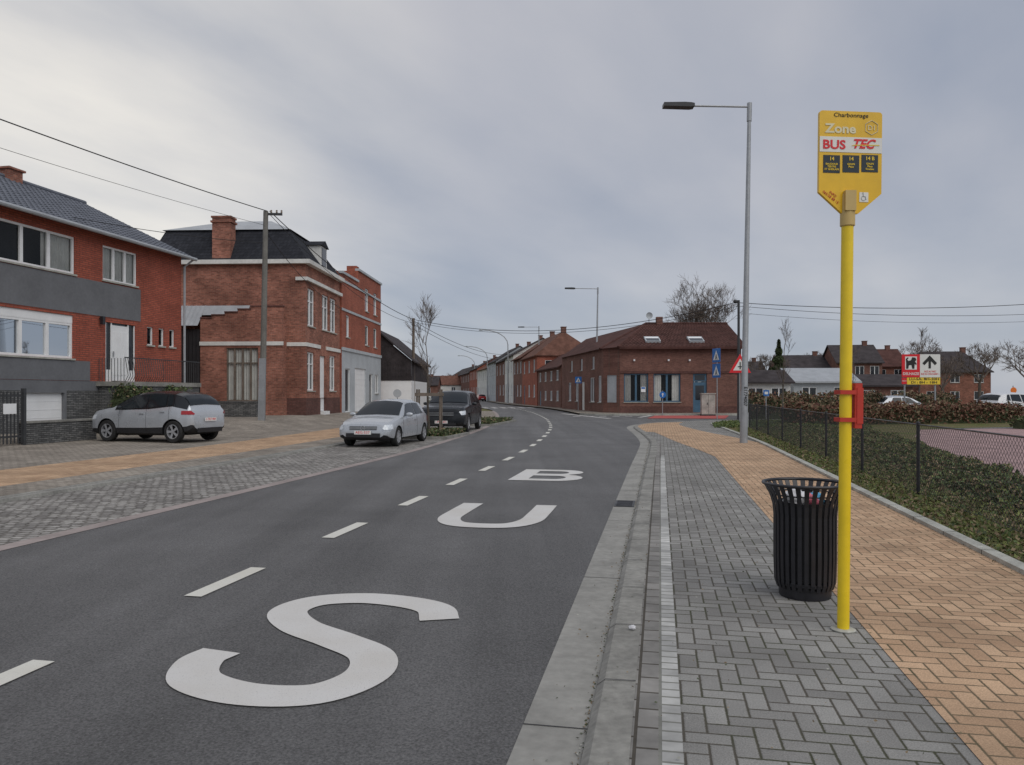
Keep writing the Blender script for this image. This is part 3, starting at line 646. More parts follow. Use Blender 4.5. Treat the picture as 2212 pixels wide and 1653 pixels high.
wire((-8,62,7.5),(1.5,105,7.2),1.2,'black overhead cable crossing to the row houses',.02)
wire((-8,62,7.2),(1.0,112,6.5),1.0,'black overhead cable crossing to the row houses',.018)

# ------------------------------------------------------------------ walls / windows
def wall(mb,F,W,z0,z1,ops=(),dep=.14,m=0):
    xs=sorted(set([0,W]+[o[0] for o in ops]+[o[1] for o in ops])); zs=sorted(set([z0,z1]+[o[2] for o in ops]+[o[3] for o in ops]))
    for i in range(len(xs)-1):
        for j in range(len(zs)-1):
            cx,cz=(xs[i]+xs[i+1])/2,(zs[j]+zs[j+1])/2
            if any(o[0]<cx<o[1] and o[2]<cz<o[3] for o in ops): continue
            mb.poly([F(xs[i],0,zs[j]),F(xs[i+1],0,zs[j]),F(xs[i+1],0,zs[j+1]),F(xs[i],0,zs[j+1])],m)
    for a,b,c,d in [o[:4] for o in ops]:
        for p,q in (((a,c),(a,d)),((b,c),(b,d)),((a,c),(b,c)),((a,d),(b,d))):
            mb.poly([F(p[0],0,p[1]),F(q[0],0,q[1]),F(q[0],dep,q[1]),F(p[0],dep,p[1])],m)
def window(par,F,a0,a1,c0,c1,panes=2,frame='white',curtain=0,dep=.14,sill='kerbl',transom=None,fw=.06,shutter=0,simple=False,kids=True):
    g=dep-.03
    mb=MB(); mb.poly([F(a0,g,c0),F(a1,g,c0),F(a1,g,c1),F(a0,g,c1)],0)
    if not simple:
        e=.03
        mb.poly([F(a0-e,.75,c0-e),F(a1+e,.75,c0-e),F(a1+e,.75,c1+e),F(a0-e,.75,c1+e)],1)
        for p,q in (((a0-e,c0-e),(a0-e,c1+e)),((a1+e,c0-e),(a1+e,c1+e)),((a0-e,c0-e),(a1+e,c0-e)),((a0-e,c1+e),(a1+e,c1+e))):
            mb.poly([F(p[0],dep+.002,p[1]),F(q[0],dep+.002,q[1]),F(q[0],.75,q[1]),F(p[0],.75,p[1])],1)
    w=mb.obj('window',['dglass'] if simple else ['glass','dark'],par)
    mb=MB(); B=lambda x0,x1,y0,y1:mb.box(x0,x1,g-.06,g+.02,y0,y1,0,F)
    c1f=c1-shutter
    B(a0,a0+fw,c0,c1f); B(a1-fw,a1,c0,c1f); B(a0+fw,a1-fw,c0,c0+fw); B(a0+fw,a1-fw,c1f-fw,c1f)
    for k in range(1,panes):
        x=a0+(a1-a0)*k/panes; mb.box(x-fw*.8,x+fw*.8,g-.058,g+.019,c0+fw,c1f-fw,0,F)
    if transom: mb.box(a0+fw,a1-fw,g-.055,g+.017,transom-.03,transom+.03,0,F)
    if shutter: mb.box(a0,a1,g-.07,g+.02,c1f,c1,0,F)
    mb.obj('frame',frame,w)
    if sill: mb=MB(); mb.box(a0-.05,a1+.05,-.06,dep-.09,c0-.06,c0-.002,0,F); mb.obj('sill',sill,w)
    if curtain and not simple:
        mb=MB()
        segs=[(a0,a0+(a1-a0)*curtain*.5),(a1-(a1-a0)*curtain*.5,a1)] if curtain<1 else [(a0,a1)]
        for s0,s1 in segs:
            n=max(4,int((s1-s0)/.035)); k=len(mb.v)
            for i in range(n+1):
                x=s0+(s1-s0)*i/n; y=dep+.03+.02*math.sin(i*1.6)+.008*math.sin(i*.37); mb.v.append(tuple(F(x,y,c0+.02))); mb.v.append(tuple(F(x,y,c1f)))
            for i in range(n): mb.f.append((k+2*i,k+2*i+2,k+2*i+3,k+2*i+1)); mb.m.append(0)
        mb.obj('curtain','curt',w)
    return w
def tileroof(P,L,S,mat,par,name='roof',pitch=.26,row=.33,amp=.03):
    mb=MB(); nw=int(L/pitch); na=nw*6; nr=int(S/row); vs=[]; 
    for j in range(nr):
        for e in (0,1):
            s=(j+e)*S/nr; lift=.03*(1-e)
            for i in range(na+1):
                a=L*i/na; vs.append(P(a,s,amp*math.sin(2*math.pi*a/ (L/nw))+lift))
    w=na+1; fs=[]
    for j in range(2*nr-1):
        for i in range(na): fs.append((j*w+i,j*w+i+1,(j+1)*w+i+1,(j+1)*w+i))
    mb.add(vs,fs); return mb.obj(name,mat,par,True)

# ---- house 1
ang=math.atan2(.9817,.1905)
h1=root('brick_house','two storey red brick house with grey band and tiled roof','house',(-16.92,20,0),ang)
F=Fr((0,0,0),(1,0,0),(0,1,0))
mb=MB(); WL=13.42
ops=[(2.75,7.28,5.82,7.15),(8.66,10.56,5.85,7.15),(2.75,7.2,2.83,4.35),(8.81,10.46,2.05,4.28),(11.17,11.55,3.57,4.31),(11.9,12.25,3.57,4.31),(12.6,12.95,3.57,4.31)]
wall(mb,F,WL,2.05,7.65,ops)
mb.poly([(0,0,0),(0,10,0),(0,10,7.6),(0,5,10.0),(0,0,7.65)]); mb.poly([(WL,0,0),(WL,10,0),(WL,10,7.6),(WL,5,10.0),(WL,0,7.65)]); mb.poly([(0,10,0),(WL,10,0),(WL,10,7.6),(0,10,7.6)])
mb.obj('wall','b1',h1)
mb=MB(); wall(mb,F,WL,0,2.05,[(5.0,6.8,.2,1.62)],.2); mb.box(0,8.0,-.015,0,2.06,2.76); mb.obj('lower_wall','greyw',h1)
mb=MB(); mb.box(0,10.75,-.02,.0,4.47,5.74); mb.obj('grey_band','greyw',h1)
mb=MB(); mb.box(0,4.9,-.06,-.001,0,1.7); mb.box(6.9,8.4,-.06,-.001,0,1.7); mb.obj('stone_facing','stone',h1)
window(h1,F,2.75,7.28,5.82,7.15,4,curtain=.6,fw=.08); window(h1,F,8.66,10.56,5.85,7.15,3,curtain=1,fw=.07)
window(h1,F,2.75,7.2,2.83,4.35,4,curtain=.3,shutter=.28,fw=.08)
for a,b in ((11.17,11.55),(11.9,12.25),(12.6,12.95)): window(h1,F,a,b,3.57,4.31,1,fw=.04)
mb=MB(); mb.box(9.17,10.1,.05,.1,2.08,4.2); mb.box(8.81,9.17,.08,.1,2.05,2.5); mb.box(10.1,10.46,.08,.1,2.05,2.5); 
for a in (8.81,9.13,10.06,10.42): mb.box(a,a+.06,.03,.07,2.05,4.28)
for k in range(4): mb.box(9.28+k*.19,9.42+k*.19,.035,.048,2.3,3.95)
d=mb.obj('door','white',h1); mb=MB(); mb.box(9.22,9.25,-.02,.02,3.0,3.2); mb.obj('handle','galv',d)
mb=MB(); mb.poly([(8.81,.09,2.5),(10.46,.09,2.5),(10.46,.09,4.28),(8.81,.09,4.28)]); mb.obj('door_glass','dglass',d)
mb=MB(); mb.box(5.0,6.8,.12,.16,.2,1.62)
for k in range(1,5): mb.box(5.02,6.78,.112,.119,.2+k*.28,.215+k*.28)
mb.obj('garage_door','white',h1)
sl=math.hypot(5.45,2.62); 
tileroof(lambda a,s,h:V((a-.25,-.45+s*5.45/sl-h*.43,7.5+s*2.62/sl+h*.9)),WL+.5,sl,'tileg',h1)
mb=MB(); mb.poly([(-.25,10.45,7.45),(WL+.25,10.45,7.45),(WL+.25,5.0,10.12),(-.25,5.0,10.12)]); mb.tube([(-.25,5,10.16),(WL+.25,5,10.16)],.11,8); mb.poly([(-.25,-.43,7.48),(WL+.25,-.43,7.48),(WL+.25,0,7.58),(-.25,0,7.58)])
mb.obj('roof_ridge','tileg',h1)
mb=MB(); mb.tube([(-.25,-.52,7.47),(WL+.3,-.52,7.44)],.075,8); mb.tube([(WL+.15,-.5,7.42),(WL+.05,-.12,7.1),(WL+.05,-.12,.4)],.05,8); mb.obj('gutter','zinc',h1,True)
mb=MB(); mb.box(9.3,9.95,4.7,5.3,9.3,10.45); mb.box(9.22,10.03,4.62,5.38,10.45,10.53); mb.obj('chimney','b2',h1)
mb=MB(); mb.box(8.42,12.98,-1.15,-.005,0,1.87,0); mb.box(8.3,13.05,-1.2,-.004,1.87,2.04,1)
mb.obj('landing',['stone','kerb'],h1)
mb=MB(); xs=np.arange(8.4,13.0,.13)
for x in xs:
    if x<10.6: mb.tube([(x,-1.15,2.04),(x,-1.27,2.25),(x,-1.22,2.55),(x,-1.15,2.9)],.012,5)
    else: mb.tube([(x,-1.15,2.04),(x,-1.15,2.9)],.010,5)
mb.box(8.38,13.0,-1.17,-1.13,2.9,2.94); 
for y in np.arange(-1.1,0,.13): mb.tube([(8.4,y,2.04),(8.4,y,2.9)],.012,5)
mb.obj('railing','dkmetal',h1)
mb=MB(); mb.box(8.42,8.56,-.2,-.08,4.15,4.45); mb.box(8.47,8.51,-.1,0,4.35,4.4); mb.obj('wall_lantern','black',h1)
hedge('hedge',(-14.2,27.6),(-13.5,31.3),.9,1.5,9000,.05,['l1','l2','l3'],[.6,.3,.1],'dark evergreen hedge in front of the house landing',.25)
def cY(c,Y,z=0): return V((c+.194*Y,Y,z))
mb=MB(); a=cY(-19,22.9); Pq=lambda x,y,z:a+al*x+V((-al.y,al.x,0))*y+Z*z
mb.box(0,2.9,0,.28,0,.70,0,Pq); mb.box(-.02,2.93,-.03,.31,.70,.76,1,Pq); mb.obj('garden_wall',['stone','kerb'],label='low grey stone garden wall in front of the garage',category='wall')
gt=root('garden_gate','dark green vertical bar metal garden gate','gate',tuple(cY(-19,21.2)),ang); mb=MB()
for k in range(13): mb.box(k*.13,k*.13+.03,0,.03,.12,1.65)
mb.box(0,1.6,.005,.035,1.5,1.56); mb.box(0,1.6,.005,.035,.3,.36); mb.box(-.1,0,-.03,.07,0,1.75); mb.box(1.6,1.7,-.03,.07,0,1.75); mb.obj('bars','dkmetal',gt)
mb=MB(); mb.box(.9,1.35,-.02,-.002,1.0,1.3); mb.obj('letter_plate','white',gt)
# ---- building 2
b2=root('brick_house','old red brick corner house with black slate mansard roof','house',(-11,40.7,0),math.atan2(1,.045))
F=Fr((0,0,0),(1,0,0),(0,1,0)); S=Fr((0,0,0),(0,1,0),(1,0,0)); W=6.72; D=8.6
ops=[(.35,1.65,5.25,7.3),(3.0,4.35,5.25,7.3),(4.6,5.95,5.25,7.3),(.3,1.6,1.75,3.85),(2.6,3.7,.55,3.75),(4.5,5.8,1.75,3.85)]
mb=MB(); wall(mb,F,W,1.35,8.6,[o for o in ops if o[2]>1.5]+[(2.6,3.7,1.35,3.75)],.18); wall(mb,S,D,1.35,8.6)
mb.poly([(W,0,0),(W,D,0),(W,D,8.6),(W,0,8.6)]); mb.poly([(0,D,0),(W,D,0),(W,D,8.6),(0,D,8.6)]); mb.obj('wall','b2',b2)
mb=MB(); mb.box(-.03,2.6,-.03,.3,0,1.35); mb.box(3.7,W,-.03,.3,0,1.35); mb.box(-.03,.3,.3,D,0,1.35); mb.obj('plinth','plinth',b2)
for o in ops[:3]: window(b2,F,*o,panes=2,transom=6.6,curtain=1,dep=.18,sill='kerbl',fw=.09)
for o in (ops[3],ops[5]): window(b2,F,*o,panes=2,transom=3.2,curtain=.8,dep=.18,fw=.09)
mb=MB(); mb.box(2.6,3.7,.1,.16,.6,3.75); mb.box(2.75,3.55,.08,.1,.75,1.6); mb.box(2.6,3.7,-.25,.1,0,.58); mb.obj('door','white',b2)
mb=MB()
mb.box(-.14,W+.1,-.16,-.0,7.62,7.8); mb.box(-.14,0,0,.5,7.62,7.8); mb.box(-.06,2.55,-.07,0,4.12,4.32); mb.box(3.75,W,-.07,0,4.12,4.32)
mb.box(-.06,-.002,0,1.0,4.12,4.32)
mb.box(-.28,W+.1,-.3,0,8.5,8.72); mb.box(-.28,0,0,D,8.5,8.72); mb.obj('cornice','whitew',b2)
mb=MB(); i_=1.25; zt=10.55
o4=[(-.12,-.12),(W+.1,-.12),(W+.1,D),(-.12,D)]; i4=[(i_*.8,i_),(W-.3,i_),(W-.3,D-.5),(i_*.8,D-.5)]
for k in range(4):
    a,b=o4[k],o4[(k+1)%4]; c,d_=i4[(k+1)%4],i4[k]; mb.poly([(*a,8.72),(*b,8.72),(*c,zt),(*d_,zt)])
mb.obj('mansard_roof','slate',b2)
mb=MB(); cx,cy=W/2,D/2; e=.15
q4=[(i4[0][0]-e,i4[0][1]-e),(i4[1][0]+e,i4[1][1]-e),(i4[2][0]+e,i4[2][1]+e),(i4[3][0]-e,i4[3][1]+e)]
r1,r2=(cx+.6,cy-1),(cx+.6,cy+1.5); zr_=zt+1.15
mb.poly([(*q4[0],zt),(*q4[1],zt),(*r1,zr_)]); mb.poly([(*q4[1],zt),(*q4[2],zt),(*r2,zr_),(*r1,zr_)]); mb.poly([(*q4[2],zt),(*q4[3],zt),(*r2,zr_)]); mb.poly([(*q4[3],zt),(*q4[0],zt),(*r1,zr_),(*r2,zr_)])
mb.obj('roof','zinc',b2)
mb=MB(); mb.box(-.05,.62,4.05,5.05,8.4,11.0); mb.box(-.12,.69,3.98,5.12,10.75,10.85); mb.box(-.1,.67,4.0,5.1,11.0,11.1); mb.obj('chimney','b2',b2)
mb=MB(); mb.box(2.9,4.1,.05,1.3,8.75,10.05,0); mb.prism([(2.75,10.05),(4.25,10.05),(3.5,10.4)],I,-.05,1.4,1)
mb.box(3.1,3.9,.02,.06,8.95,9.95,2); mb.obj('dormer',['whitew','slate','dglass'],b2)
mb=MB(); A=Fr((-.7,1.0,0),(0,1,0),(1,0,0)); ops2=[(1.3,3.0,1.2,4.0)]
wall(mb,A,4.4,.0,5.55,ops2,.15)
for k,(a0,a1,zz) in enumerate(((0,1.7,6.15),(1.7,2.4,6.0),(2.4,3.1,5.85),(3.1,3.8,5.7))): mb.box(a0,a1,0,.2,5.55,zz,0,A)
mb.poly([A(0,0,0),A(0,.7,0),A(0,.7,5.55),A(0,0,5.55)]); mb.poly([A(4.4,0,0),A(4.4,.7,0),A(4.4,.7,5.55),A(4.4,0,5.55)]); mb.obj('annex_wall','b2',b2)
mb=MB()
for k,(a0,a1,zz) in enumerate(((0,1.7,6.15),(1.7,2.4,6.0),(2.4,3.1,5.85),(3.1,3.8,5.7),(3.8,4.4,5.55))): mb.box(a0-.03,a1,-.04,.23,zz+.001,zz+.07,0,A)
mb.obj('annex_coping','plinth',b2)
window(b2,A,1.3,3.0,1.2,4.0,4,frame='wood',dep=.15,transom=3.2,curtain=1)
mb=MB(); mb.box(-.05,4.42,-.06,-.002,4.12,4.32,0,A); mb.obj('annex_band','whitew',b2)
mb=MB(); mb.box(4.42,7.9,.05,.1,.3,5.0,0,A)
for k in range(17): mb.box(4.45+k*.2,4.62+k*.2,.02,.045,.3,4.95,0,A)
mb.obj('yard_gate','blackp',b2)
mb=MB(); mb.poly([A(4.4,-.3,5.15),A(8.2,-.3,5.15),A(8.2,.69,6.3),A(4.4,.69,6.3)]); mb.poly([A(2.0,.21,5.75),A(4.4,.21,5.75),A(4.4,.69,6.3),A(2.0,.69,6.3)])
for k in range(16): mb.poly([A(4.4+k*.25,-.3,5.18),A(4.43+k*.25,-.3,5.18),A(4.43+k*.25,.68,6.32),A(4.4+k*.25,.68,6.32)])
mb.obj('lean_to_roof','zinc',b2)
mb=MB(); mb.box(-14.4,-12.5,37.4,37.65,0,1.15); mb.box(-14.43,-12.47,37.37,37.68,1.15,1.22); mb.obj('garden_wall','stone',label='low dark stone garden wall beside the utility pole',category='wall')
# ---- building 3
b3=root('brick_house','tall narrow orange brick building with white garage level','house',(-10.62,47.65,0),math.atan2(1,.05))
mb=MB(); F=Fr((0,0,0),(1,0,0),(0,1,0)); o3=[(1.0,1.8,5.2,6.6),(6.0,7.0,7.4,9.0),(6.0,7.0,5.0,6.4),(8.6,9.6,7.4,9.0),(8.6,9.6,5.0,6.4)]
wall(mb,Fr((0,0,0),(1,0,0),(0,1,0)),4,4.4,9.1,o3[:1]); wall(mb,Fr((4,0,0),(1,0,0),(0,1,0)),7,4.4,9.9,[(a-4,b-4,c,d) for a,b,c,d in o3[1:]])
mb.poly([(0,0,0),(0,7,0),(0,7,9.1),(0,0,9.1)]); mb.poly([(4,0,9.0),(4,7,9.0),(4,7,9.9),(4,0,9.9)]); mb.poly([(11,0,0),(11,7,0),(11,7,9.9),(11,0,9.9)]); mb.poly([(0,0,9.05),(4,0,9.05),(4,7,9.05),(0,7,9.05)]); mb.poly([(4,0,9.85),(11,0,9.85),(11,7,9.85),(4,7,9.85)])
mb.box(5.6,6.3,.5,1.2,9.85,10.5); mb.obj('wall','b3',b3)
for o in o3: window(b3,F,*o,panes=1,curtain=.6)
mb=MB(); mb.box(-.06,4,-.1,.2,9.1,9.25); mb.box(4.0,11.05,-.1,.2,9.9,10.05); mb.box(-.03,11,-.05,-.002,8.6,8.75); mb.box(-.03,11,-.05,-.002,6.8,6.95); mb.box(-.04,11,-.08,-.001,4.3,4.5); mb.obj('coping','lgreyw',b3)
mb=MB(); wall(mb,F,11,0,4.3,[(.8,2.0,.4,3.2),(3.2,6.2,.4,3.3),(7.2,8.3,.4,3.0),(9,10.2,1.6,3.0)]); mb.obj('lower_wall','lgreyw',b3)
window(b3,F,.8,2.0,.4,3.2,1,simple=True,sill=None); window(b3,F,9,10.2,1.6,3,2,simple=True); window(b3,F,7.2,8.3,.4,3.0,1,simple=True,sill=None)
mb=MB(); mb.box(3.2,6.2,.08,.12,.4,3.3)
for k in range(1,8): mb.box(3.22,6.18,.07,.079,.4+k*.36,.42+k*.36)
mb.obj('garage_door','white',b3)
# ---- barn
br=root('barn','old white walled barn with dark corrugated upper wall and dark roof','barn',(-12.9,60,0),0); x1=5.0
mb=MB(); mb.box(0,x1,0,12,0,2.6); mb.obj('wall','white',br)
mb=MB(); mb.poly([(0,-.02,2.6),(x1,-.02,2.6),(x1,-.02,4.2),(x1/2-.3,-.02,6.5),(0,-.02,4.4)])
for k in range(40): mb.box(.02+k*.125,.07+k*.125,-.06,-.025,2.6,4.1)
mb.poly([(x1,0,2.6),(x1,12,2.6),(x1,12,4.2),(x1,0,4.2)]); mb.obj('upper_wall','tiled',br)
mb=MB(); 
for s,(xa,za,xb,zb2) in enumerate(((-.3,4.1,x1/2-.3,6.6),(x1+.3,4.0,x1/2-.3,6.6))): mb.add([(xa,-.25,za),(xb,-.25,zb2),(xb,12,zb2),(xa,12,za),(xa,-.25,za+.12),(xb,-.25,zb2+.14),(xb,12,zb2+.14),(xa,12,za+.12)],[(0,1,2,3),(4,5,6,7),(0,1,5,4),(3,2,6,7),(0,3,7,4)])
mb.obj('roof','tiled',br)
# ---- generic houses
def house(label,org,ang,W,D,zb,ze,zr,wm,rm,rows=2,cols=2,side=None,hip=0,door=True,cat_='house',name='row_house',group=None,chim=True,frame='white',roofside=.25):
    r=root(name,label,cat_,(org[0],org[1],0),ang,group=group)
    F=Fr((0,0,0),(1,0,0),(0,1,0)); ops=[]; fh=(ze-zb)/rows
    for i in range(rows):
        for j in range(cols):
            cx=W*(j+.5)/cols; c0=zb+i*fh+fh*.33; c1=zb+i*fh+fh*.82
            if i==0 and j==0 and door: ops.append((cx-.5,cx+.5,zb+.05,zb+fh*.82,1))
            else: ops.append((cx-.6,cx+.6,c0,c1,0))
    mb=MB(); wall(mb,F,W,zb-.6,ze,[o[:4] for o in ops],.12)
    so=[]
    if side:
        Sd=Fr((W,0,0),(0,1,0),(-1,0,0))
        for (a,b,c,d) in side: so.append((a,b,c,d))
        wall(mb,Sd,D,zb-.6,ze,so,.12)
    else: mb.poly([(W,0,zb-.6),(W,D,zb-.6),(W,D,ze),(W,0,ze)])
    mb.poly([(0,0,zb-.6),(0,D,zb-.6),(0,D,ze),(0,0,ze)]); mb.poly([(0,D,zb-.6),(W,D,zb-.6),(W,D,ze),(0,D,ze)])
    if not hip:
        mb.poly([(0,0,ze),(0,D,ze),(0,D/2,zr)]); mb.poly([(W,0,ze),(W,D,ze),(W,D/2,zr)])
    mb.obj('wall',wm,r)
    for o in ops:
        if o[4]: mb=MB(); mb.box(o[0],o[1],.06,.1,o[2],o[3]); mb.box(o[0]+.15,o[1]-.15,.05,.06,o[2]+1.1,o[3]-.2); mb.obj('door','bluef',r)
        else: window(r,F,*o[:4],panes=2,simple=True,dep=.12,frame=frame)
    if side:
        for o in so: window(r,Sd,*o,panes=2,simple=True,dep=.12,frame=frame)
    e=.3; h=.1; sl_=(zr-ze)/(D/2); z0=ze-e*sl_; hw=hip; es=roofside
    mb=MB(); a=[(-es,-e,z0),(W+es,-e,z0),(W+es,D+e,z0),(-es,D+e,z0)]; t=[(-es+hw,D/2,zr),(W+es-hw,D/2,zr)]
    for dz in (.02,.12):
        q=[(x,y,z+dz) for x,y,z in a]; tt=[(x,y,z+dz) for x,y,z in t]
        mb.poly([q[0],q[1],tt[1],tt[0]]); mb.poly([q[2],q[3],tt[0],tt[1]])
        if hw: mb.poly([q[1],q[2],tt[1]]); mb.poly([q[3],q[0],tt[0]])
    q=[(x,y,z+.02) for x,y,z in a]; q2=[(x,y,z+.12) for x,y,z in a]
    mb.poly([q[0],q[1],q2[1],q2[0]]); 
    mb.box(-es,W+es,-e-.1,-e,z0-.02,z0+.1)
    if not hw:
        mb.poly([q[0],(t[0][0],t[0][1],t[0][2]+.02),(t[0][0],t[0][1],t[0][2]+.12),q2[0]]); mb.poly([q[1],(t[1][0],t[1][1],t[1][2]+.02),(t[1][0],t[1][1],t[1][2]+.12),q2[1]])
    rf=mb.obj('roof',rm,r)
    if chim: mb=MB(); mb.box(W*.78,W*.78+.6,D/2-.3,D/2+.3,zr-.6,zr+.6); mb.box(W*.78-.05,W*.78+.65,D/2-.35,D/2+.35,zr+.6,zr+.68); mb.obj('chimney','b4',rf)
    return r
pts=[(3.0,92),(1.4,104.5),(.2,115),(-1.2,128),(-3.0,142),(-5.2,158),(-8,176),(-11,198),(-15,225),(-21.5,262)]
spec=[('b3','tileo',6.3,9.2,'orange brick end house with hipped tiled roof'),('b4','tileo',6.6,9.6,'orange brick row house'),('whitew','tiled',7.4,9.9,'white rendered row house'),('b4','tiled',7.2,9.8,'brown brick row house'),('lgreyw','tiled',7.6,10.4,'grey rendered row house'),('whitew','tileo',6.8,9.4,'white rendered row house'),('b3','tiled',7.4,10,'orange brick row house'),('b4','tiled',7,9.6,'brown brick row house'),('b2','tiled',7,9.8,'red brick row house')]
for i in range(len(pts)-1):
    a=V((*pts[i+1],0)); b=V((*pts[i],0)); d=b-a; an=math.atan2(d.y,d.x); wm,rm,ze,zr,lab=spec[i]
    house(lab+' lining the far street',a,an,d.length-.01,7.5 if i==0 else 9,.12,ze,zr,wm,rm,2,3 if d.length<15 else 5,side=[(1.0,2.6,4.2,5.6),(1.0,2.6,1.1,2.9),(4.6,5.8,4.2,5.6)] if i==0 else None,hip=2.6 if i==0 else 0,group='row houses along the far street')
house('low brick house between the corner building and the row',(3.1,92-.2),math.atan2(-14.5,1.9),14.3,6,.12,4.4,6.2,'b4','tiler',2,4,group='row houses along the far street')
for (x,y,w,zz,wm,rm) in ((-30,205,10,6.2,'b4','tiled'),(-24,225,9,6.8,'whitew','tileo'),(-36,240,12,7,'b2','tiled'),(-33,270,10,7.4,'b3','tiled'),(-20,300,12,8,'whitew','tiled')):
    house('distant house at the end of the street',(x,y),0,w,9,.1,zz*.62,zz,wm,rm,1,2,group='distant houses at the end of the street',name='distant_house')
for (x,y,w,ze,zr,wm,rm,hp,lab) in ((39.5,112,7,5.2,7.3,'b4','tiled',0,'brick house with dark roof behind the sheds'),(46,108,6,6.0,8.6,'b4','tiled',0,'brick house with steep dark roof'),(50.5,112,7,5.6,8.2,'b2','tiler',0,'brick house with red brown roof'),(55.5,104,9,4.6,7.4,'b2','tiled',2,'wide brick house with dark hipped roof beyond the car park'),(33,118,6,4.6,6.6,'b4','tiled',0,'brick house with dark roof behind the sheds'),(64,125,10,5,7.5,'b4','tiled',0,'brick house with dark roof beyond the trees'),(29,125,5,4.2,6.2,'whitew','tiler',0,'small pale house behind the sheds')):
    house(lab,(x,y),R(-8),w,9,0,ze,zr,wm,rm,2,3,hip=hp,door=False,name='brick_house',group='houses beyond the car park')
def shed(org,W,D,ze,zr,wm,rm,lab):
    house(lab,org,R(-3),W,D,0,ze,zr,wm,rm,1,2,door=False,cat_='shed',name='shed',chim=False)
shed((18.4,60.5),3.6,5,2.5,3.4,'whitew','tiled','low white shed with dark roof beside the corner building')
shed((23.6,64),5.2,6,2.6,3.7,'lgreyw','zinc','old shed with pale corrugated roof'); shed((29.5,66),5,5,2.3,3.2,'b4','tiled','low dark shed behind the hedge')
# ---- corner house
ch=root('corner_building','brown brick corner building with tiled roof, skylights and shop windows','building',(0,0,0))
FF=Fr((8.2,58,0),(1,0,0),(0,1,0)); fo=[(.3,2.15,.95,3.1),(2.55,4.6,.95,3.1),(5.55,6.6,.15,3.1)]
mb=MB(); wall(mb,FF,9.2,0,5.15,fo,.2)
dC=V((8.2-7.1,58-59.3,0)); FC=Fr((7.1,59.3,0),dC,(-dC.y,dC.x,0)); Lc=dC.length; wall(mb,FC,Lc,0,5.15,[(.35,1.35,.9,3.0)],.15)
dL=V((7.1-4.9,59.3-75,0)); FL=Fr((4.9,75,0),dL,(-dL.y,dL.x,0)); LL=dL.length; lo=[(14.2,15.2,.9,3.0),(11.5,13.0,.9,2.9),(8.5,9.5,.15,2.6),(6,7.2,.9,2.6),(3,4.2,.9,2.6),(12.2,13.0,3.6,4.6),(8,8.8,3.6,4.6),(4,4.8,3.6,4.6)]; wall(mb,FL,LL,0,5.15,lo,.15)
mb.poly([(17.4,58,0),(17.4,68,0),(17.4,68,5.15),(17.4,63,7.25),(17.4,58,5.15)]); mb.poly([(4.9,75,0),(10,75,0),(10,75,5.15),(7.4,75,6.9),(4.9,75,5.15)]); mb.obj('wall','b4',ch)
mb=MB(); mb.box(0,5.5,-.035,0,.0,.62,0,FF); mb.box(6.65,9.2,-.035,0,.0,.62,0,FF); mb.box(-.01,9.2,-.05,-.001,3.12,3.3,0,FF) ; mb.obj('plinth','plinth',ch)
window(ch,FF,*fo[0],panes=2,frame='bluef',curtain=.6,dep=.2,fw=.09); window(ch,FF,*fo[1],panes=2,frame='bluef',curtain=.6,dep=.2,fw=.09)
mb=MB(); mb.box(5.55,6.6,.1,.15,.15,2.45,0,FF); mb.box(5.55,6.6,.1,.14,2.5,3.1,0,FF)
d=mb.obj('door','bluef',ch); mb=MB(); mb.box(5.75,6.4,.085,.098,1.1,2.2,0,FF); mb.box(5.7,6.45,.085,.098,2.6,3.0,0,FF); mb.obj('door_glass','dglass',d)
mb=MB(); mb.box(.35,1.35,.05,.1,.9,3.0,0,FC); mb.obj('shutter','lgreyw',ch)
for o in lo:
    if o[2]<.5: mb=MB(); mb.box(o[0],o[1],.05,.1,o[2],o[3],0,FL); mb.obj('door','whitew',ch)
    else: window(ch,FL,*o,panes=2,simple=True,dep=.15)
mb=MB(); mb.box(1.6,1.95,.05,.06,1.7,2.1,0,FF); nt=mb.obj('notice','white',ch); mb=MB(); mb.box(1.63,1.92,.04,.049,1.95,2.07,0,FF); mb.obj('notice_heading','blue',nt)
for a in (1.0,3.6,5.2):
    mb=MB(); mb.box(a,a+.12,-.2,-.002,4.05,4.18,0,FF); mb.obj('wall_lamp','white',ch)
R1=V((11,63,7.35)); sl2=math.hypot(5.4,2.25)
tileroof(lambda a,s,h:V((8.0+ (a*(9.75-3.0*s/sl2)/9.75)+3.0*s/sl2,57.6+s*5.4/sl2-h*.38,5.1+s*2.25/sl2+h*.9)),9.75,sl2,'tiler',ch,pitch=.3,row=.36)
mb=MB(); B_=(8.0,57.6,5.1); C_=(6.8,59.2,5.05); D_=(4.6,75.3,5.05); R3=(7.3,75.3,6.95); R2=(17.75,63,7.35)
mb.poly([B_,C_,tuple(R1)]); mb.poly([C_,D_,R3,tuple(R1)]); mb.poly([R2,(17.75,68.4,5.1),(12,68.4,5.1),tuple(R1)]); mb.poly([tuple(R1),(12,68.4,5.1),(10,75.3,5.05),R3])
mb.tube([tuple(R1),R2],.12,6); mb.tube([tuple(R1),B_],.1,6); mb.tube([tuple(R1),C_],.1,6); mb.box(8.1,17.75,57.5,57.62,4.95,5.15)
mb.obj('roof_hips','tiler',ch)
for x in (10.25,13.6):
    P=lambda a,b,c:V((x+a,58.5+b*.92-c*.38,5.5+b*.385+c*.92)); mb=MB(); mb.box(0,1.15,0,1.1,-.1,.12,0,P); s_=mb.obj('skylight','lgreyw',ch); mb=MB(); mb.box(.08,1.07,.08,.65,.121,.13,0,P); mb.obj('skylight_glass','dglass',s_); mb=MB(); mb.box(.08,1.07,.66,1.0,.121,.128,0,P); mb.obj('skylight_blind','white',s_)
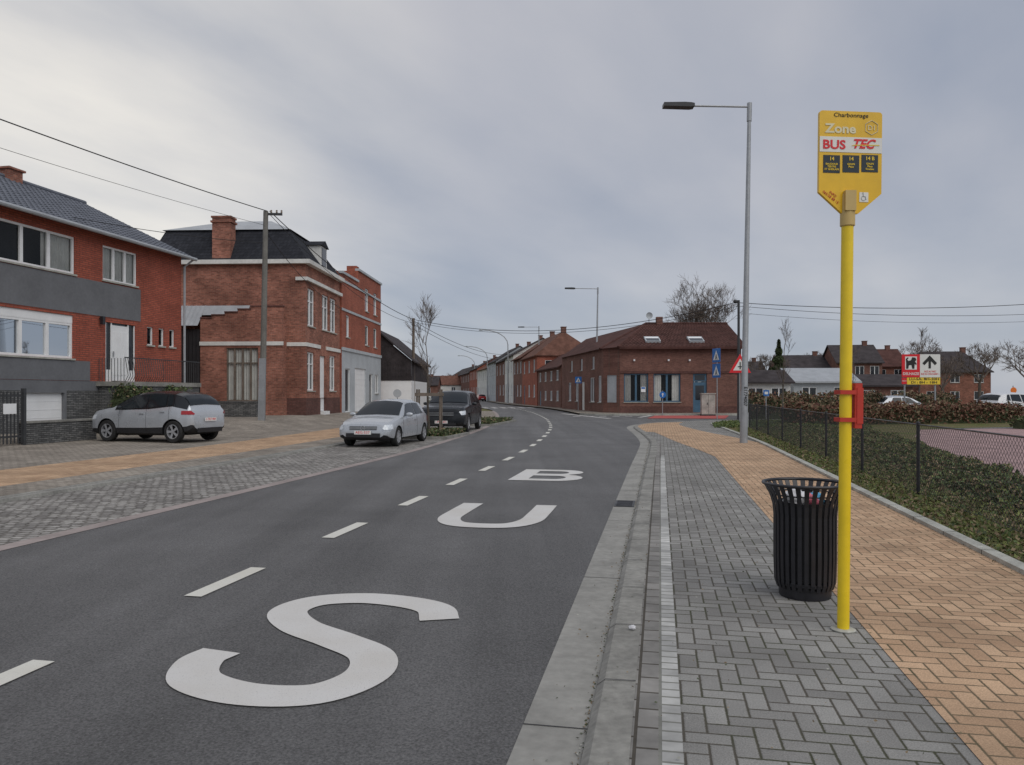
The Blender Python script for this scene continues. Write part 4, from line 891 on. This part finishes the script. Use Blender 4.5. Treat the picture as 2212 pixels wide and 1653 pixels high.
mb=MB(); mb.box(11.9,12.4,62.8,63.3,7.1,7.9); mb.obj('chimney','b4',ch)
mb=MB(); mb.tube([(11.3,63,7.3),(11.3,63,7.9)],.03,6); mb.lathe([(0,0),(.15,-.02),(.28,-.08)],14,c=(11.3,62.9,8.0),axis='y'); mb.obj('satellite_dish','lgreyw',ch)

# ------------------------------------------------------------------ signs
def post(r,H,rr=.03): mb=MB(); mb.tube([(0,0,0),(0,0,H)],rr,8); mb.obj('post','galv',r,True)
def crossing(loc,rz,zs,label,k=1.0):
    r=root('road_sign',label,'road sign',loc,rz); post(r,max(zs)+.45*k)
    for z in zs:
        mb=MB(); mb.box(-.42*k,.42*k,-.06,-.045,z-.42*k,z+.42*k); p=mb.obj('sign_plate','blue',r)
        mb=MB(); mb.prism([(-.32*k,z-.28*k),(.32*k,z-.28*k),(0,z+.3*k)],I,-.066,-.061); mb.obj('white_triangle','wt',p)
        mb=MB(); mb.prism([(-.05*k,z-.12*k),(.06*k,z-.12*k),(.03*k,z+.07*k),(-.03*k,z+.07*k)],I,-.072,-.068); mb.prism([(-.13*k,z-.25*k),(-.07*k,z-.25*k),(.05*k,z-.1*k),(-.03*k,z-.1*k)],I,-.0721,-.0681); mb.prism([(.08*k,z-.25*k),(.14*k,z-.25*k),(.05*k,z-.1*k),(-.01*k,z-.1*k)],I,-.0725,-.0685); mb.obj('walker_symbol','blkt',p)
crossing((12.35,46,.02),R(-72),(3.87,2.95),'two blue pedestrian crossing signs on a grey post at the junction')
crossing((5.55,64,.12),0,(2.6,),'blue pedestrian crossing sign on a post by the brick building',.65)
r=root('road_sign','red bordered triangular warning sign on a post behind the street lamp','road sign',(11.42,38.3,.05)); post(r,3.5)
mb=MB(); mb.prism([(-.55,2.58),(.55,2.58),(0,3.53)],I,-.06,-.045); p=mb.obj('sign_plate','redt',r); mb=MB(); mb.prism([(-.35,2.70),(.35,2.70),(0,3.29)],I,-.066,-.061); mb.obj('white_field','wt',p)
mb=MB(); mb.box(-.03,.03,-.072,-.068,2.75,3.12); mb.box(-.12,.12,-.0725,-.0685,2.86,2.91); mb.obj('junction_symbol','blkt',p)
r=root('road_sign','round blue arrow sign on a short post','road sign',(10.8,54.8,.0)); post(r,1.8)
mb=MB(); mb.lathe([(0,-.01),(.24,-.01),(.24,.01),(0,.01)],20,c=(0,-.05,1.5),axis='y'); p=mb.obj('sign_plate','blue',r); mb=MB(); mb.box(-.025,.025,-.066,-.062,1.36,1.55); mb.prism([(-.09,1.53),(.09,1.53),(0,1.64)],I,-.067,-.063); mb.obj('arrow','wt',p)
r=root('road_sign','small blue square sign on a post behind the fence','road sign',(15.3,46,.05)); post(r,1.8); mb=MB(); mb.box(-.17,.17,-.05,-.04,1.4,1.75); mb.obj('sign_plate','blue',r); mb=MB(); mb.box(-.1,.1,-.055,-.051,1.5,1.65); mb.obj('white_field','wt',r)
r=root('road_sign','small round orange sign in the car park','road sign',(32.8,50,.0)); post(r,2.1); mb=MB(); mb.lathe([(0,-.01),(.2,-.01),(.2,.01),(0,.01)],20,c=(0,-.05,1.8),axis='y'); mb.obj('sign_plate','orng',r)
r=root('road_sign','grey backed round road sign by the barn','road sign',(-6.9,46,.05)); post(r,1.8); mb=MB(); mb.lathe([(0,-.01),(.25,-.01),(.25,.01),(0,.01)],20,c=(0,-.05,1.55),axis='y'); mb.obj('sign_plate','lgreyw',r)
mb=MB(); mb.box(13.4,14.4,54.0,54.45,.0,.12,1); mb.box(13.42,13.89,54.02,54.43,.12,1.55); mb.box(13.91,14.38,54.02,54.43,.12,1.55); mb.box(13.38,14.42,53.98,54.47,1.55,1.62); mb.box(13.8,13.84,53.99,54.02,.8,.95,1); mb.obj('utility_cabinet',['kerbl','dkmetal'],label='pale grey street utility cabinet in front of the corner building',category='utility box')
r=root('advertising_sign','supermarket roadside sign with lion logo, arrow and opening hours','advertising sign',(24.05,45,.05))
for x in (-.9,.9): mb=MB(); mb.tube([(x,.05,0),(x,.05,3.8)],.05,8); mb.obj('post','galv',r)
mb=MB(); mb.box(-1.1,-.05,-.05,0,2.5,3.85); lp=mb.obj('left_panel','redt',r)
mb=MB(); mb.box(-.92,-.23,-.06,-.052,2.95,3.72); mb.obj('lion_field','wt',lp)
lion=[(-.86,3.0),(-.74,3.0),(-.70,3.2),(-.55,3.22),(-.5,3.0),(-.38,3.0),(-.36,3.3),(-.27,3.2),(-.25,3.3),(-.34,3.42),(-.26,3.52),(-.32,3.66),(-.5,3.68),(-.58,3.5),(-.74,3.46),(-.8,3.56),(-.72,3.62),(-.76,3.68),(-.88,3.58),(-.86,3.35)]
mb=MB(); mb.prism(lion,I,-.07,-.062); mb.obj('lion_logo','blkt',lp)
text('DELHAIZE',.22,r,(-.57,-.056,2.7),'wt',width=.95,bold=.004)
mb=MB(); mb.box(-.04,1.15,-.05,0,2.5,3.85); rp=mb.obj('right_panel','wt',r)
mb=MB(); mb.box(.46,.60,-.06,-.052,3.02,3.65); mb.prism([(.10,3.33),(.22,3.21),(.53,3.53),(.84,3.21),(.96,3.33),(.53,3.79)],I,-.0605,-.0525); mb.obj('arrow','blkt',rp)
text('FACE AU PARC\nRUE DU COUCHANT 1',.15,r,(.55,-.056,2.76),'redt',width=1.05,bold=.002)
mb=MB(); mb.box(-.8,1.15,-.05,0,2.08,2.48); mb.obj('hours_panel','yt',r); text('LU-SA: 8H-20H\nDI : 8H - 18H',.2,r,(.2,-.056,2.29),'blkt',width=1.75,bold=.004)
mb=MB(); mb.box(-1.1,-.82,-.05,0,2.1,2.46); mb.obj('red_badge','redt',r); text('NEW',.12,r,(-.96,-.056,2.28),'wt')

# ------------------------------------------------------------------ cars
def car(name,label,loc,head,p,paint,roofm=None,group=None,cladding=False,plate=None,badge=None,rz_off=0):
    L,Wd,H=p['L'],p['W'],p['H']; hw=Wd/2; r=root('parked_car' if name is None else name,label,'car',loc,head,group=group)
    tp=np.array(p['top']); bt=np.array(p['belt']); bo=np.array(p['bot']); wi=np.array(p['wid'])
    gmax=max(H-np.interp(L*.5,bt[:,0],bt[:,1]),.1)
    def ring(x):
        zt=np.interp(x,tp[:,0],tp[:,1]); zs=min(np.interp(x,bt[:,0],bt[:,1]),zt-.015); zb=np.interp(x,bo[:,0],bo[:,1]); w=np.interp(x,wi[:,0],wi[:,1])*hw
        g=min(max((zt-zs)/gmax,0),1); wr=w*(.90-.19*g)
        return [(0,zb),(w*.8,zb),(w*.965,zb+.07),(w*.995,zb+.3*(zs-zb)),(w,zb+.62*(zs-zb)),(w*.985,zb+.85*(zs-zb)),(w*.95,zs),(wr,zt-.06*g-.012),(wr*.75,zt-.005),(0,zt+.012*(1+g))]
    xs=sorted(set(list(np.linspace(0,L,44))+list(tp[:,0])+list(wi[:,0])))
    def T(x,y,z): return (L/2-x,y,z)
    mb=MB(); N=None
    for x in xs:
        rg_=ring(x); full=rg_+[(-y,z) for y,z in rg_[-2:0:-1]]; N=len(full)
        mb.v+=[T(x,y,z) for y,z in full]
    nr=len(xs)
    for i in range(nr-1):
        for j in range(N):
            a=i*N+j; b=i*N+(j+1)%N; mb.f.append((a,b,b+N,a+N))
            jj=j if j<N/2 else N-1-j; xm=(xs[i]+xs[i+1])/2
            zt=np.interp(xm,tp[:,0],tp[:,1]); zs=np.interp(xm,bt[:,0],bt[:,1])
            m=0
            if jj<=1 or (cladding and jj<=2): m=1
            if roofm and jj>=6 and zt-zs>.2: m=2
            mb.m.append(m)
    mb.f.append(tuple(range(N))); mb.m.append(0); mb.f.append(tuple((nr-1)*N+j for j in range(N))[::-1]); mb.m.append(0)
    mats=[paint,'blackp',roofm or paint]
    body=mb.obj('body',mats,r)
    cut=MB(); ax=[p['fo'],p['fo']+p['wb']]; wr_=p['wr']
    for x in ax:
        for sg in (1,-1):
            k=len(cut.v); n=24
            for yy in (hw-.30,hw+.2):
                for q in range(n): a=2*math.pi*q/n; cut.v.append((L/2-x+wr_*1.16*math.cos(a),sg*yy,wr_+wr_*1.16*math.sin(a)))
            for q in range(n): cut.f.append((k+q,k+(q+1)%n,k+n+(q+1)%n,k+n+q)); cut.m.append(1)
            cut.f.append(tuple(range(k,k+n))); cut.m.append(1); cut.f.append(tuple(range(k+n,k+2*n))); cut.m.append(1)
    co=cut.obj('cutter',mats,r); md=body.modifiers.new('b','BOOLEAN'); md.operation='DIFFERENCE'; md.object=co; md.solver='EXACT'
    bpy.context.view_layer.update(); dg=bpy.context.evaluated_depsgraph_get(); me=bpy.data.meshes.new_from_object(body.evaluated_get(dg))
    body.modifiers.clear(); body.data=me; me.polygons.foreach_set('use_smooth',[True]*len(me.polygons)); me.set_sharp_from_angle(angle=R(28)); bpy.data.objects.remove(co)
    for sg in (1,-1):
        for xab,xat,xbb,xbt in p['side']:
            mb=MB(); nx,nz=8,4
            for j in range(nz+1):
                s=.09+.83*j/nz
                for i in range(nx+1):
                    x=(xab+(xat-xab)*j/nz)*(1-i/nx)+(xbb+(xbt-xbb)*j/nz)*i/nx; q=ring(x); y=q[6][0]*(1-s)+q[7][0]*s; z=q[6][1]*(1-s)+q[7][1]*s
                    mb.v.append(T(x,sg*(y+.012),z+.002))
            for j in range(nz):
                for i in range(nx): a=j*(nx+1)+i; mb.f.append((a,a+1,a+nx+2,a+nx+1)); mb.m.append(0)
            mb.obj('window','carglass',r,True)
    for nm,(xa,xb),dx in (('windscreen',p['ws'],.012),('rear_window',p['rw'],-.012)):
        mb=MB(); nx,ny=6,12
        for i in range(nx+1):
            x=xa+(xb-xa)*i/nx; q=ring(x); ye=[q[9][0],q[8][0],q[7][0]]; ze=[q[9][1],q[8][1],q[7][1]]
            for j in range(ny+1):
                y=(-1+2*j/ny)*q[7][0]*.97; z=np.interp(abs(y),ye,ze); v=T(x,y,z); mb.v.append((v[0]+dx,v[1],v[2]+.012))
        for i in range(nx):
            for j in range(ny): a=i*(ny+1)+j; mb.f.append((a,a+1,a+ny+2,a+ny+1)); mb.m.append(0)
        mb.obj(nm,'carglass',r,True)
    for nm,key,mt in (('headlight','hl','head'),('tail_light','tl','tail')):
        x0,x1,z0,z1=p[key]
        for sg in (1,-1):
            mb=MB(); nx,nz=7,3
            for j in range(nz+1):
                for i in range(nx+1):
                    x=x0+(x1-x0)*i/nx; q=ring(x); tz=z0+(z1-z0)*j/nz
                    if nm=='headlight': tz=z0+(z1-z0)*j/nz+.10*(i/nx)*(z1-z0)
                    zz=[a[1] for a in q[2:8]]; yy=[a[0] for a in q[2:8]]; y=np.interp(tz,zz,yy)
                    v=T(x,sg*(y+.012),min(tz,q[7][1]+.01)); mb.v.append((v[0]+(.015 if key=='hl' else -.015),v[1],v[2]))
            for j in range(nz):
                for i in range(nx): a=j*(nx+1)+i; mb.f.append((a,a+1,a+nx+2,a+nx+1)); mb.m.append(0)
            mb.obj(nm,mt,r,True)
    f=L/2
    mb=MB(); gz=p['grille']; mb.box(f-.03,f+.012,-p['gw'],p['gw'],gz[0],gz[1])
    for k in range(1,4): z=gz[0]+(gz[1]-gz[0])*k/4; mb.box(f+.012,f+.02,-p['gw'],p['gw'],z-.008,z+.008,1)
    mb.obj('grille',['blackp','galv'],r)
    mb=MB(); mb.box(f-.02,f+.035,-hw*.62,hw*.62,.30,.42); mb.obj('front_bumper','blackp',r); mb=MB(); mb.box(-f-.035,-f+.02,-hw*.62,hw*.62,.32,.46); mb.obj('rear_bumper','blackp',r)
    for sg,nm in ((1,'front'),(-1,'rear')):
        zc=.44 if sg>0 else p['rp']; mb=MB(); xo=sg*(f+.04); mb.box(min(xo,xo+sg*.01),max(xo,xo+sg*.01),-.26,.26,zc-.055,zc+.055); pp=mb.obj('licence_plate','plate',r)
        if plate: text(plate,.11,pp,(xo+sg*.013,0,zc),'redt',rot=(R(90),0,R(90) if sg>0 else R(-90)),width=.44,bold=.0)
    if badge:
        mb=MB(); mb.tube([(f+.03,.065*math.cos(R(a)),(gz[0]+gz[1])/2+.065*math.sin(R(a))) for a in range(0,361,24)],.008,6,cap=False); zc=(gz[0]+gz[1])/2
        if badge=='vw': mb.tube([(f+.03,-.045,zc+.045),(f+.03,0,zc-.005),(f+.03,.045,zc+.045)],.006,5); mb.tube([(f+.03,-.055,zc+.01),(f+.03,-.03,zc-.05),(f+.03,0,zc+.005),(f+.03,.03,zc-.05),(f+.03,.055,zc+.01)],.006,5)
        else: mb.tube([(f+.03,-.02,zc-.04),(f+.03,.01,zc+.04),(f+.03,.025,zc-.03)],.008,5)
        mb.obj('badge','alloy',r)
    for sg in (1,-1):
        x=p['ws'][0]+.35; q=ring(x); mb=MB(); y=q[6][0]; z=q[6][1]+.05
        mb.lathe([(0,-.09),(.05,-.08),(.075,-.03),(.075,.03),(.05,.08),(0,.09)],10,axis='y'); o=mb.obj('mirror',roofm or paint if not cladding else 'carblk',r,True); o.location=(L/2-x,sg*(y+.13),z+.02); o.scale=(.8,1.15,.9)
        for hx in p['hd']:
            q=ring(hx); mb=MB(); mb.box(L/2-hx-.09,L/2-hx+.09,min(sg*q[5][0],sg*(q[5][0]+.03)),max(sg*q[5][0],sg*(q[5][0]+.03)),q[5][1]-.012,q[5][1]+.012); mb.obj('door_handle',paint,r)
    for hx in p['seam']:
        for sg in (1,-1):
            mb=MB(); pts=[]
            for q in ring(hx)[2:7]: pts.append(T(hx,sg*(q[0]+.001),q[1]))
            mb.tube(pts,.004,4); mb.obj('door_seam','blackp',r)
    rr=wr_*.66
    for x in ax:
        for sg in (1,-1):
            mb=MB(); w=.1
            mb.lathe([(rr,-w),(wr_*.93,-w),(wr_,-w*.7),(wr_,w*.7),(wr_*.93,w),(rr,w),(rr,-w)],28,axis='y'); wh=mb.obj('wheel','tyre',r,True); wh.location=(L/2-x,sg*(hw-.115),wr_)
            mb=MB(); y=sg*.075
            mb.lathe([(rr,y+sg*.02),(rr*.9,y+sg*.022),(rr*.88,y-sg*.03),(rr*.85,y-sg*.09)],24,axis='y')
            mb.lathe([(0,y+sg*.012),(rr*.2,y+sg*.012),(rr*.22,y)],12,axis='y'); mb.lathe([(0,y-sg*.06),(rr*.88,y-sg*.06)],20,axis='y',ms=[1])
            ns_=p.get('spokes',5)
            for k in range(ns_):
                a=2*math.pi*k/ns_; c,s=math.cos(a),math.sin(a)
                def Q(u,v,ww): return (c*u-s*v,y+ww*sg,s*u+c*v)
                mb.add([Q(.03,-.03,.01),Q(rr*.9,-.045,.015),Q(rr*.9,.045,.015),Q(.03,.03,.01)],[(0,1,2,3)])
            mb.obj('rim',['alloy','blackp'],wh,True)
    return r
capt=dict(L=4.12,W=1.78,H=1.60,top=[(0,.70),(.05,.86),(.2,.97),(.6,1.05),(.95,1.10),(1.08,1.14),(1.45,1.36),(1.8,1.52),(2.1,1.58),(2.5,1.60),(3.0,1.59),(3.4,1.56),(3.65,1.50),(3.85,1.34),(3.98,1.12),(4.08,.98),(4.12,.84)],
 belt=[(0,.66),(.3,.88),(1.1,1.0),(2.5,1.04),(3.4,1.13),(4.12,1.0)],bot=[(0,.32),(.15,.24),(.5,.2),(3.6,.22),(3.95,.3),(4.12,.42)],wid=[(0,.58),(.06,.76),(.15,.87),(.35,.95),(.7,.99),(1.5,1),(3.0,1),(3.6,.98),(3.95,.93),(4.06,.87),(4.12,.78)],
 side=[(1.28,1.9,2.38,2.38),(2.45,2.45,3.15,3.1),(3.22,3.17,3.52,3.32)],ws=(1.13,1.83),rw=(3.70,3.95),hl=(.04,.42,.70,.84),tl=(3.74,4.10,.88,1.0),grille=(.5,.66),gw=.45,rp=.72,fo=.84,wb=2.6,wr=.345,hd=(2.25,3.05),seam=(1.35,2.42,3.3),spokes=5)
peug=dict(L=4.0,W=1.69,H=1.39,top=[(0,.56),(.04,.68),(.2,.75),(.6,.83),(1.0,.88),(1.1,.91),(1.5,1.15),(1.82,1.32),(2.1,1.38),(2.5,1.39),(3.0,1.38),(3.4,1.33),(3.62,1.14),(3.8,.98),(3.92,.94),(4.0,.8)],
 belt=[(0,.54),(.3,.70),(1.1,.86),(2.5,.88),(3.4,.91),(4,.88)],bot=[(0,.3),(.15,.22),(.5,.18),(3.6,.18),(3.9,.26),(4,.36)],wid=[(0,.78),(.05,.90),(.15,.95),(.35,.98),(.7,.99),(1.5,1),(3.0,1),(3.6,.97),(3.9,.90),(4.0,.8)],
 side=[(1.28,1.9,2.5,2.45),(2.57,2.52,3.3,3.1)],ws=(1.14,1.86),rw=(3.42,3.76),hl=(.0,.30,.52,.66),tl=(3.75,3.98,.66,.84),grille=(.52,.62),gw=.42,rp=.55,fo=.78,wb=2.58,wr=.29,hd=(2.35,),seam=(1.2,2.55),spokes=7)
suv=dict(L=4.75,W=1.93,H=1.70,top=[(0,.80),(.05,.96),(.2,1.04),(.7,1.10),(1.2,1.14),(1.32,1.18),(1.75,1.46),(2.05,1.63),(2.4,1.69),(3.0,1.70),(3.8,1.68),(4.25,1.62),(4.45,1.3),(4.6,1.1),(4.7,1.02),(4.75,.9)],
 belt=[(0,.78),(.3,.98),(1.3,1.08),(2.5,1.1),(4,1.13),(4.75,1.05)],bot=[(0,.36),(.15,.28),(.5,.24),(4.2,.25),(4.6,.33),(4.75,.44)],wid=[(0,.78),(.05,.9),(.15,.95),(.35,.98),(.7,.99),(1.5,1),(3.8,1),(4.4,.96),(4.65,.9),(4.75,.78)],
 side=[(1.5,2.1,2.75,2.75),(2.82,2.82,3.65,3.6),(3.72,3.67,4.2,4.05)],ws=(1.37,2.1),rw=(4.28,4.52),hl=(.02,.32,.72,.88),tl=(4.45,4.73,.85,1.05),grille=(.66,.86),gw=.5,rp=.8,fo=.95,wb=2.86,wr=.37,hd=(2.6,3.5),seam=(1.5,2.79,3.68),spokes=5)
car(None,'silver compact crossover car with black roof parked nose to the house',(-11.6,25.0,.06),math.atan2(.31,-.95),capt,'silver','carblk',cladding=True,plate='1-TKF-984',badge='o')
car(None,'old silver three door hatchback parked on the cobbled bay',(-4.0,24.4,.01),math.atan2(-1,-.19),peug,'silver',plate='AEG-537',badge='o')
car(None,'black sport utility vehicle parked behind the silver hatchback',(-2.55,33.0,.01),math.atan2(-1,-.12),suv,'carblk',plate='1-PWR-835',badge='vw')
car('distant_car','red car driving away along the far street',(-6.4,155,.01),R(105),peug,'carred')
car('distant_car','white car parked along the far side of the street',(-8.0,90,.05),R(-80),suv,'carwht',group='cars parked along the far street')
car('distant_car','dark car parked along the far side of the street',(-10.5,105,.05),R(-76),peug,'carblk',group='cars parked along the far street')
car('distant_car','white car parked along the far side of the street',(-14,135,.05),R(-76),capt,'carwht',group='cars parked along the far street')
car(None,'white car parked behind the hedge in the car park',(28.4,43.2,.05),R(15),capt,'carwht')
car(None,'silver car parked behind the copper hedge',(25.0,49.0,.05),R(10),peug,'silver')

# ------------------------------------------------------------------ world, sun, camera
w=bpy.data.worlds.new('World'); SC.world=w; w.use_nodes=True; t=w.node_tree; t.nodes.clear()
class WN(NTree):
    def __init__(s,t): s.t=t
n=WN(t); out=t.nodes.new('ShaderNodeOutputWorld'); bg=t.nodes.new('ShaderNodeBackground'); t.links.new(bg.outputs[0],out.inputs[0])
tc=t.nodes.new('ShaderNodeTexCoord'); nv=t.nodes.new('ShaderNodeVectorMath'); nv.operation='NORMALIZE'; t.links.new(tc.outputs['Generated'],nv.inputs[0])
o=n.sep(nv.outputs[0]); zc=n.m('ADD',n.m('MAXIMUM',o[2],0.0),.16)
px=n.m('DIVIDE',o[0],zc); pyy=n.m('DIVIDE',o[1],zc)
a=R(30); rx=n.m('SUBTRACT',n.m('MULTIPLY',px,math.cos(a)),n.m('MULTIPLY',pyy,math.sin(a))); ry=n.m('ADD',n.m('MULTIPLY',px,math.sin(a)),n.m('MULTIPLY',pyy,math.cos(a)))
big=n.noise(n.comb(n.m('MULTIPLY',rx,.9),n.m('MULTIPLY',ry,.42),1.7),1.0,3,.45)
fine=n.noise(n.comb(n.m('MULTIPLY',rx,2.6),n.m('MULTIPLY',ry,1.3),4.2),1.0,5,.55)
cl=n.m('ADD',n.m('MULTIPLY',big,.78),n.m('MULTIPLY',fine,.22))
f=n.rng(cl,.36,.64,0,1)
sky=n.mix(f,(.30,.33,.40,1),(.51,.505,.53,1))
hf=n.rng(o[2],0.0,.24,1,0); sky=n.mix(n.m('MULTIPLY',hf,.5),sky,(.34,.385,.46,1))
gd=V((-.60,.80,.27)).normalized()
dp=t.nodes.new('ShaderNodeVectorMath'); dp.operation='DOT_PRODUCT'; t.links.new(nv.outputs[0],dp.inputs[0]); dp.inputs[1].default_value=gd
gl=n.m('POWER',n.rng(dp.outputs['Value'],.84,1.0,0,1),1.3)
gl=n.m('MULTIPLY',gl,n.rng(f,.1,.75,.3,1))
sky=n.mix(gl,sky,(.90,.85,.76,1))
ns=t.nodes.new('ShaderNodeTexSky'); ns.sky_type='NISHITA'; ns.sun_disc=False; ns.sun_elevation=R(50); ns.sun_rotation=R(150)
n2=n.mix(1.0,ns.outputs[0],(.012,.012,.012,1),'MULTIPLY'); sky=n.mix(1.0,sky,n2,'ADD')
t.links.new(sky,bg.inputs[0]); bg.inputs[1].default_value=1.0
sd=bpy.data.lights.new('sun','SUN'); sd.energy=1.5; sd.angle=R(60); sd.color=(1,.96,.9)
so=bpy.data.objects.new('sun',sd); COL.objects.link(so); so.rotation_euler=V((.42,-.62,.85)).to_track_quat('Z','Y').to_euler(); so.location=(0,0,50)
cd=bpy.data.cameras.new('camera'); cam=bpy.data.objects.new('camera',cd); COL.objects.link(cam); SC.camera=cam
cam.location=(0,0,1.6); cam.rotation_euler=(R(90),0,0); cd.sensor_width=36; cd.clip_end=5000; cd.clip_start=.05
cd.lens=36*1650/2212; cd.shift_y=23.5/2212
SC.view_settings.view_transform='Standard'; SC.view_settings.look='None'; SC.view_settings.exposure=0
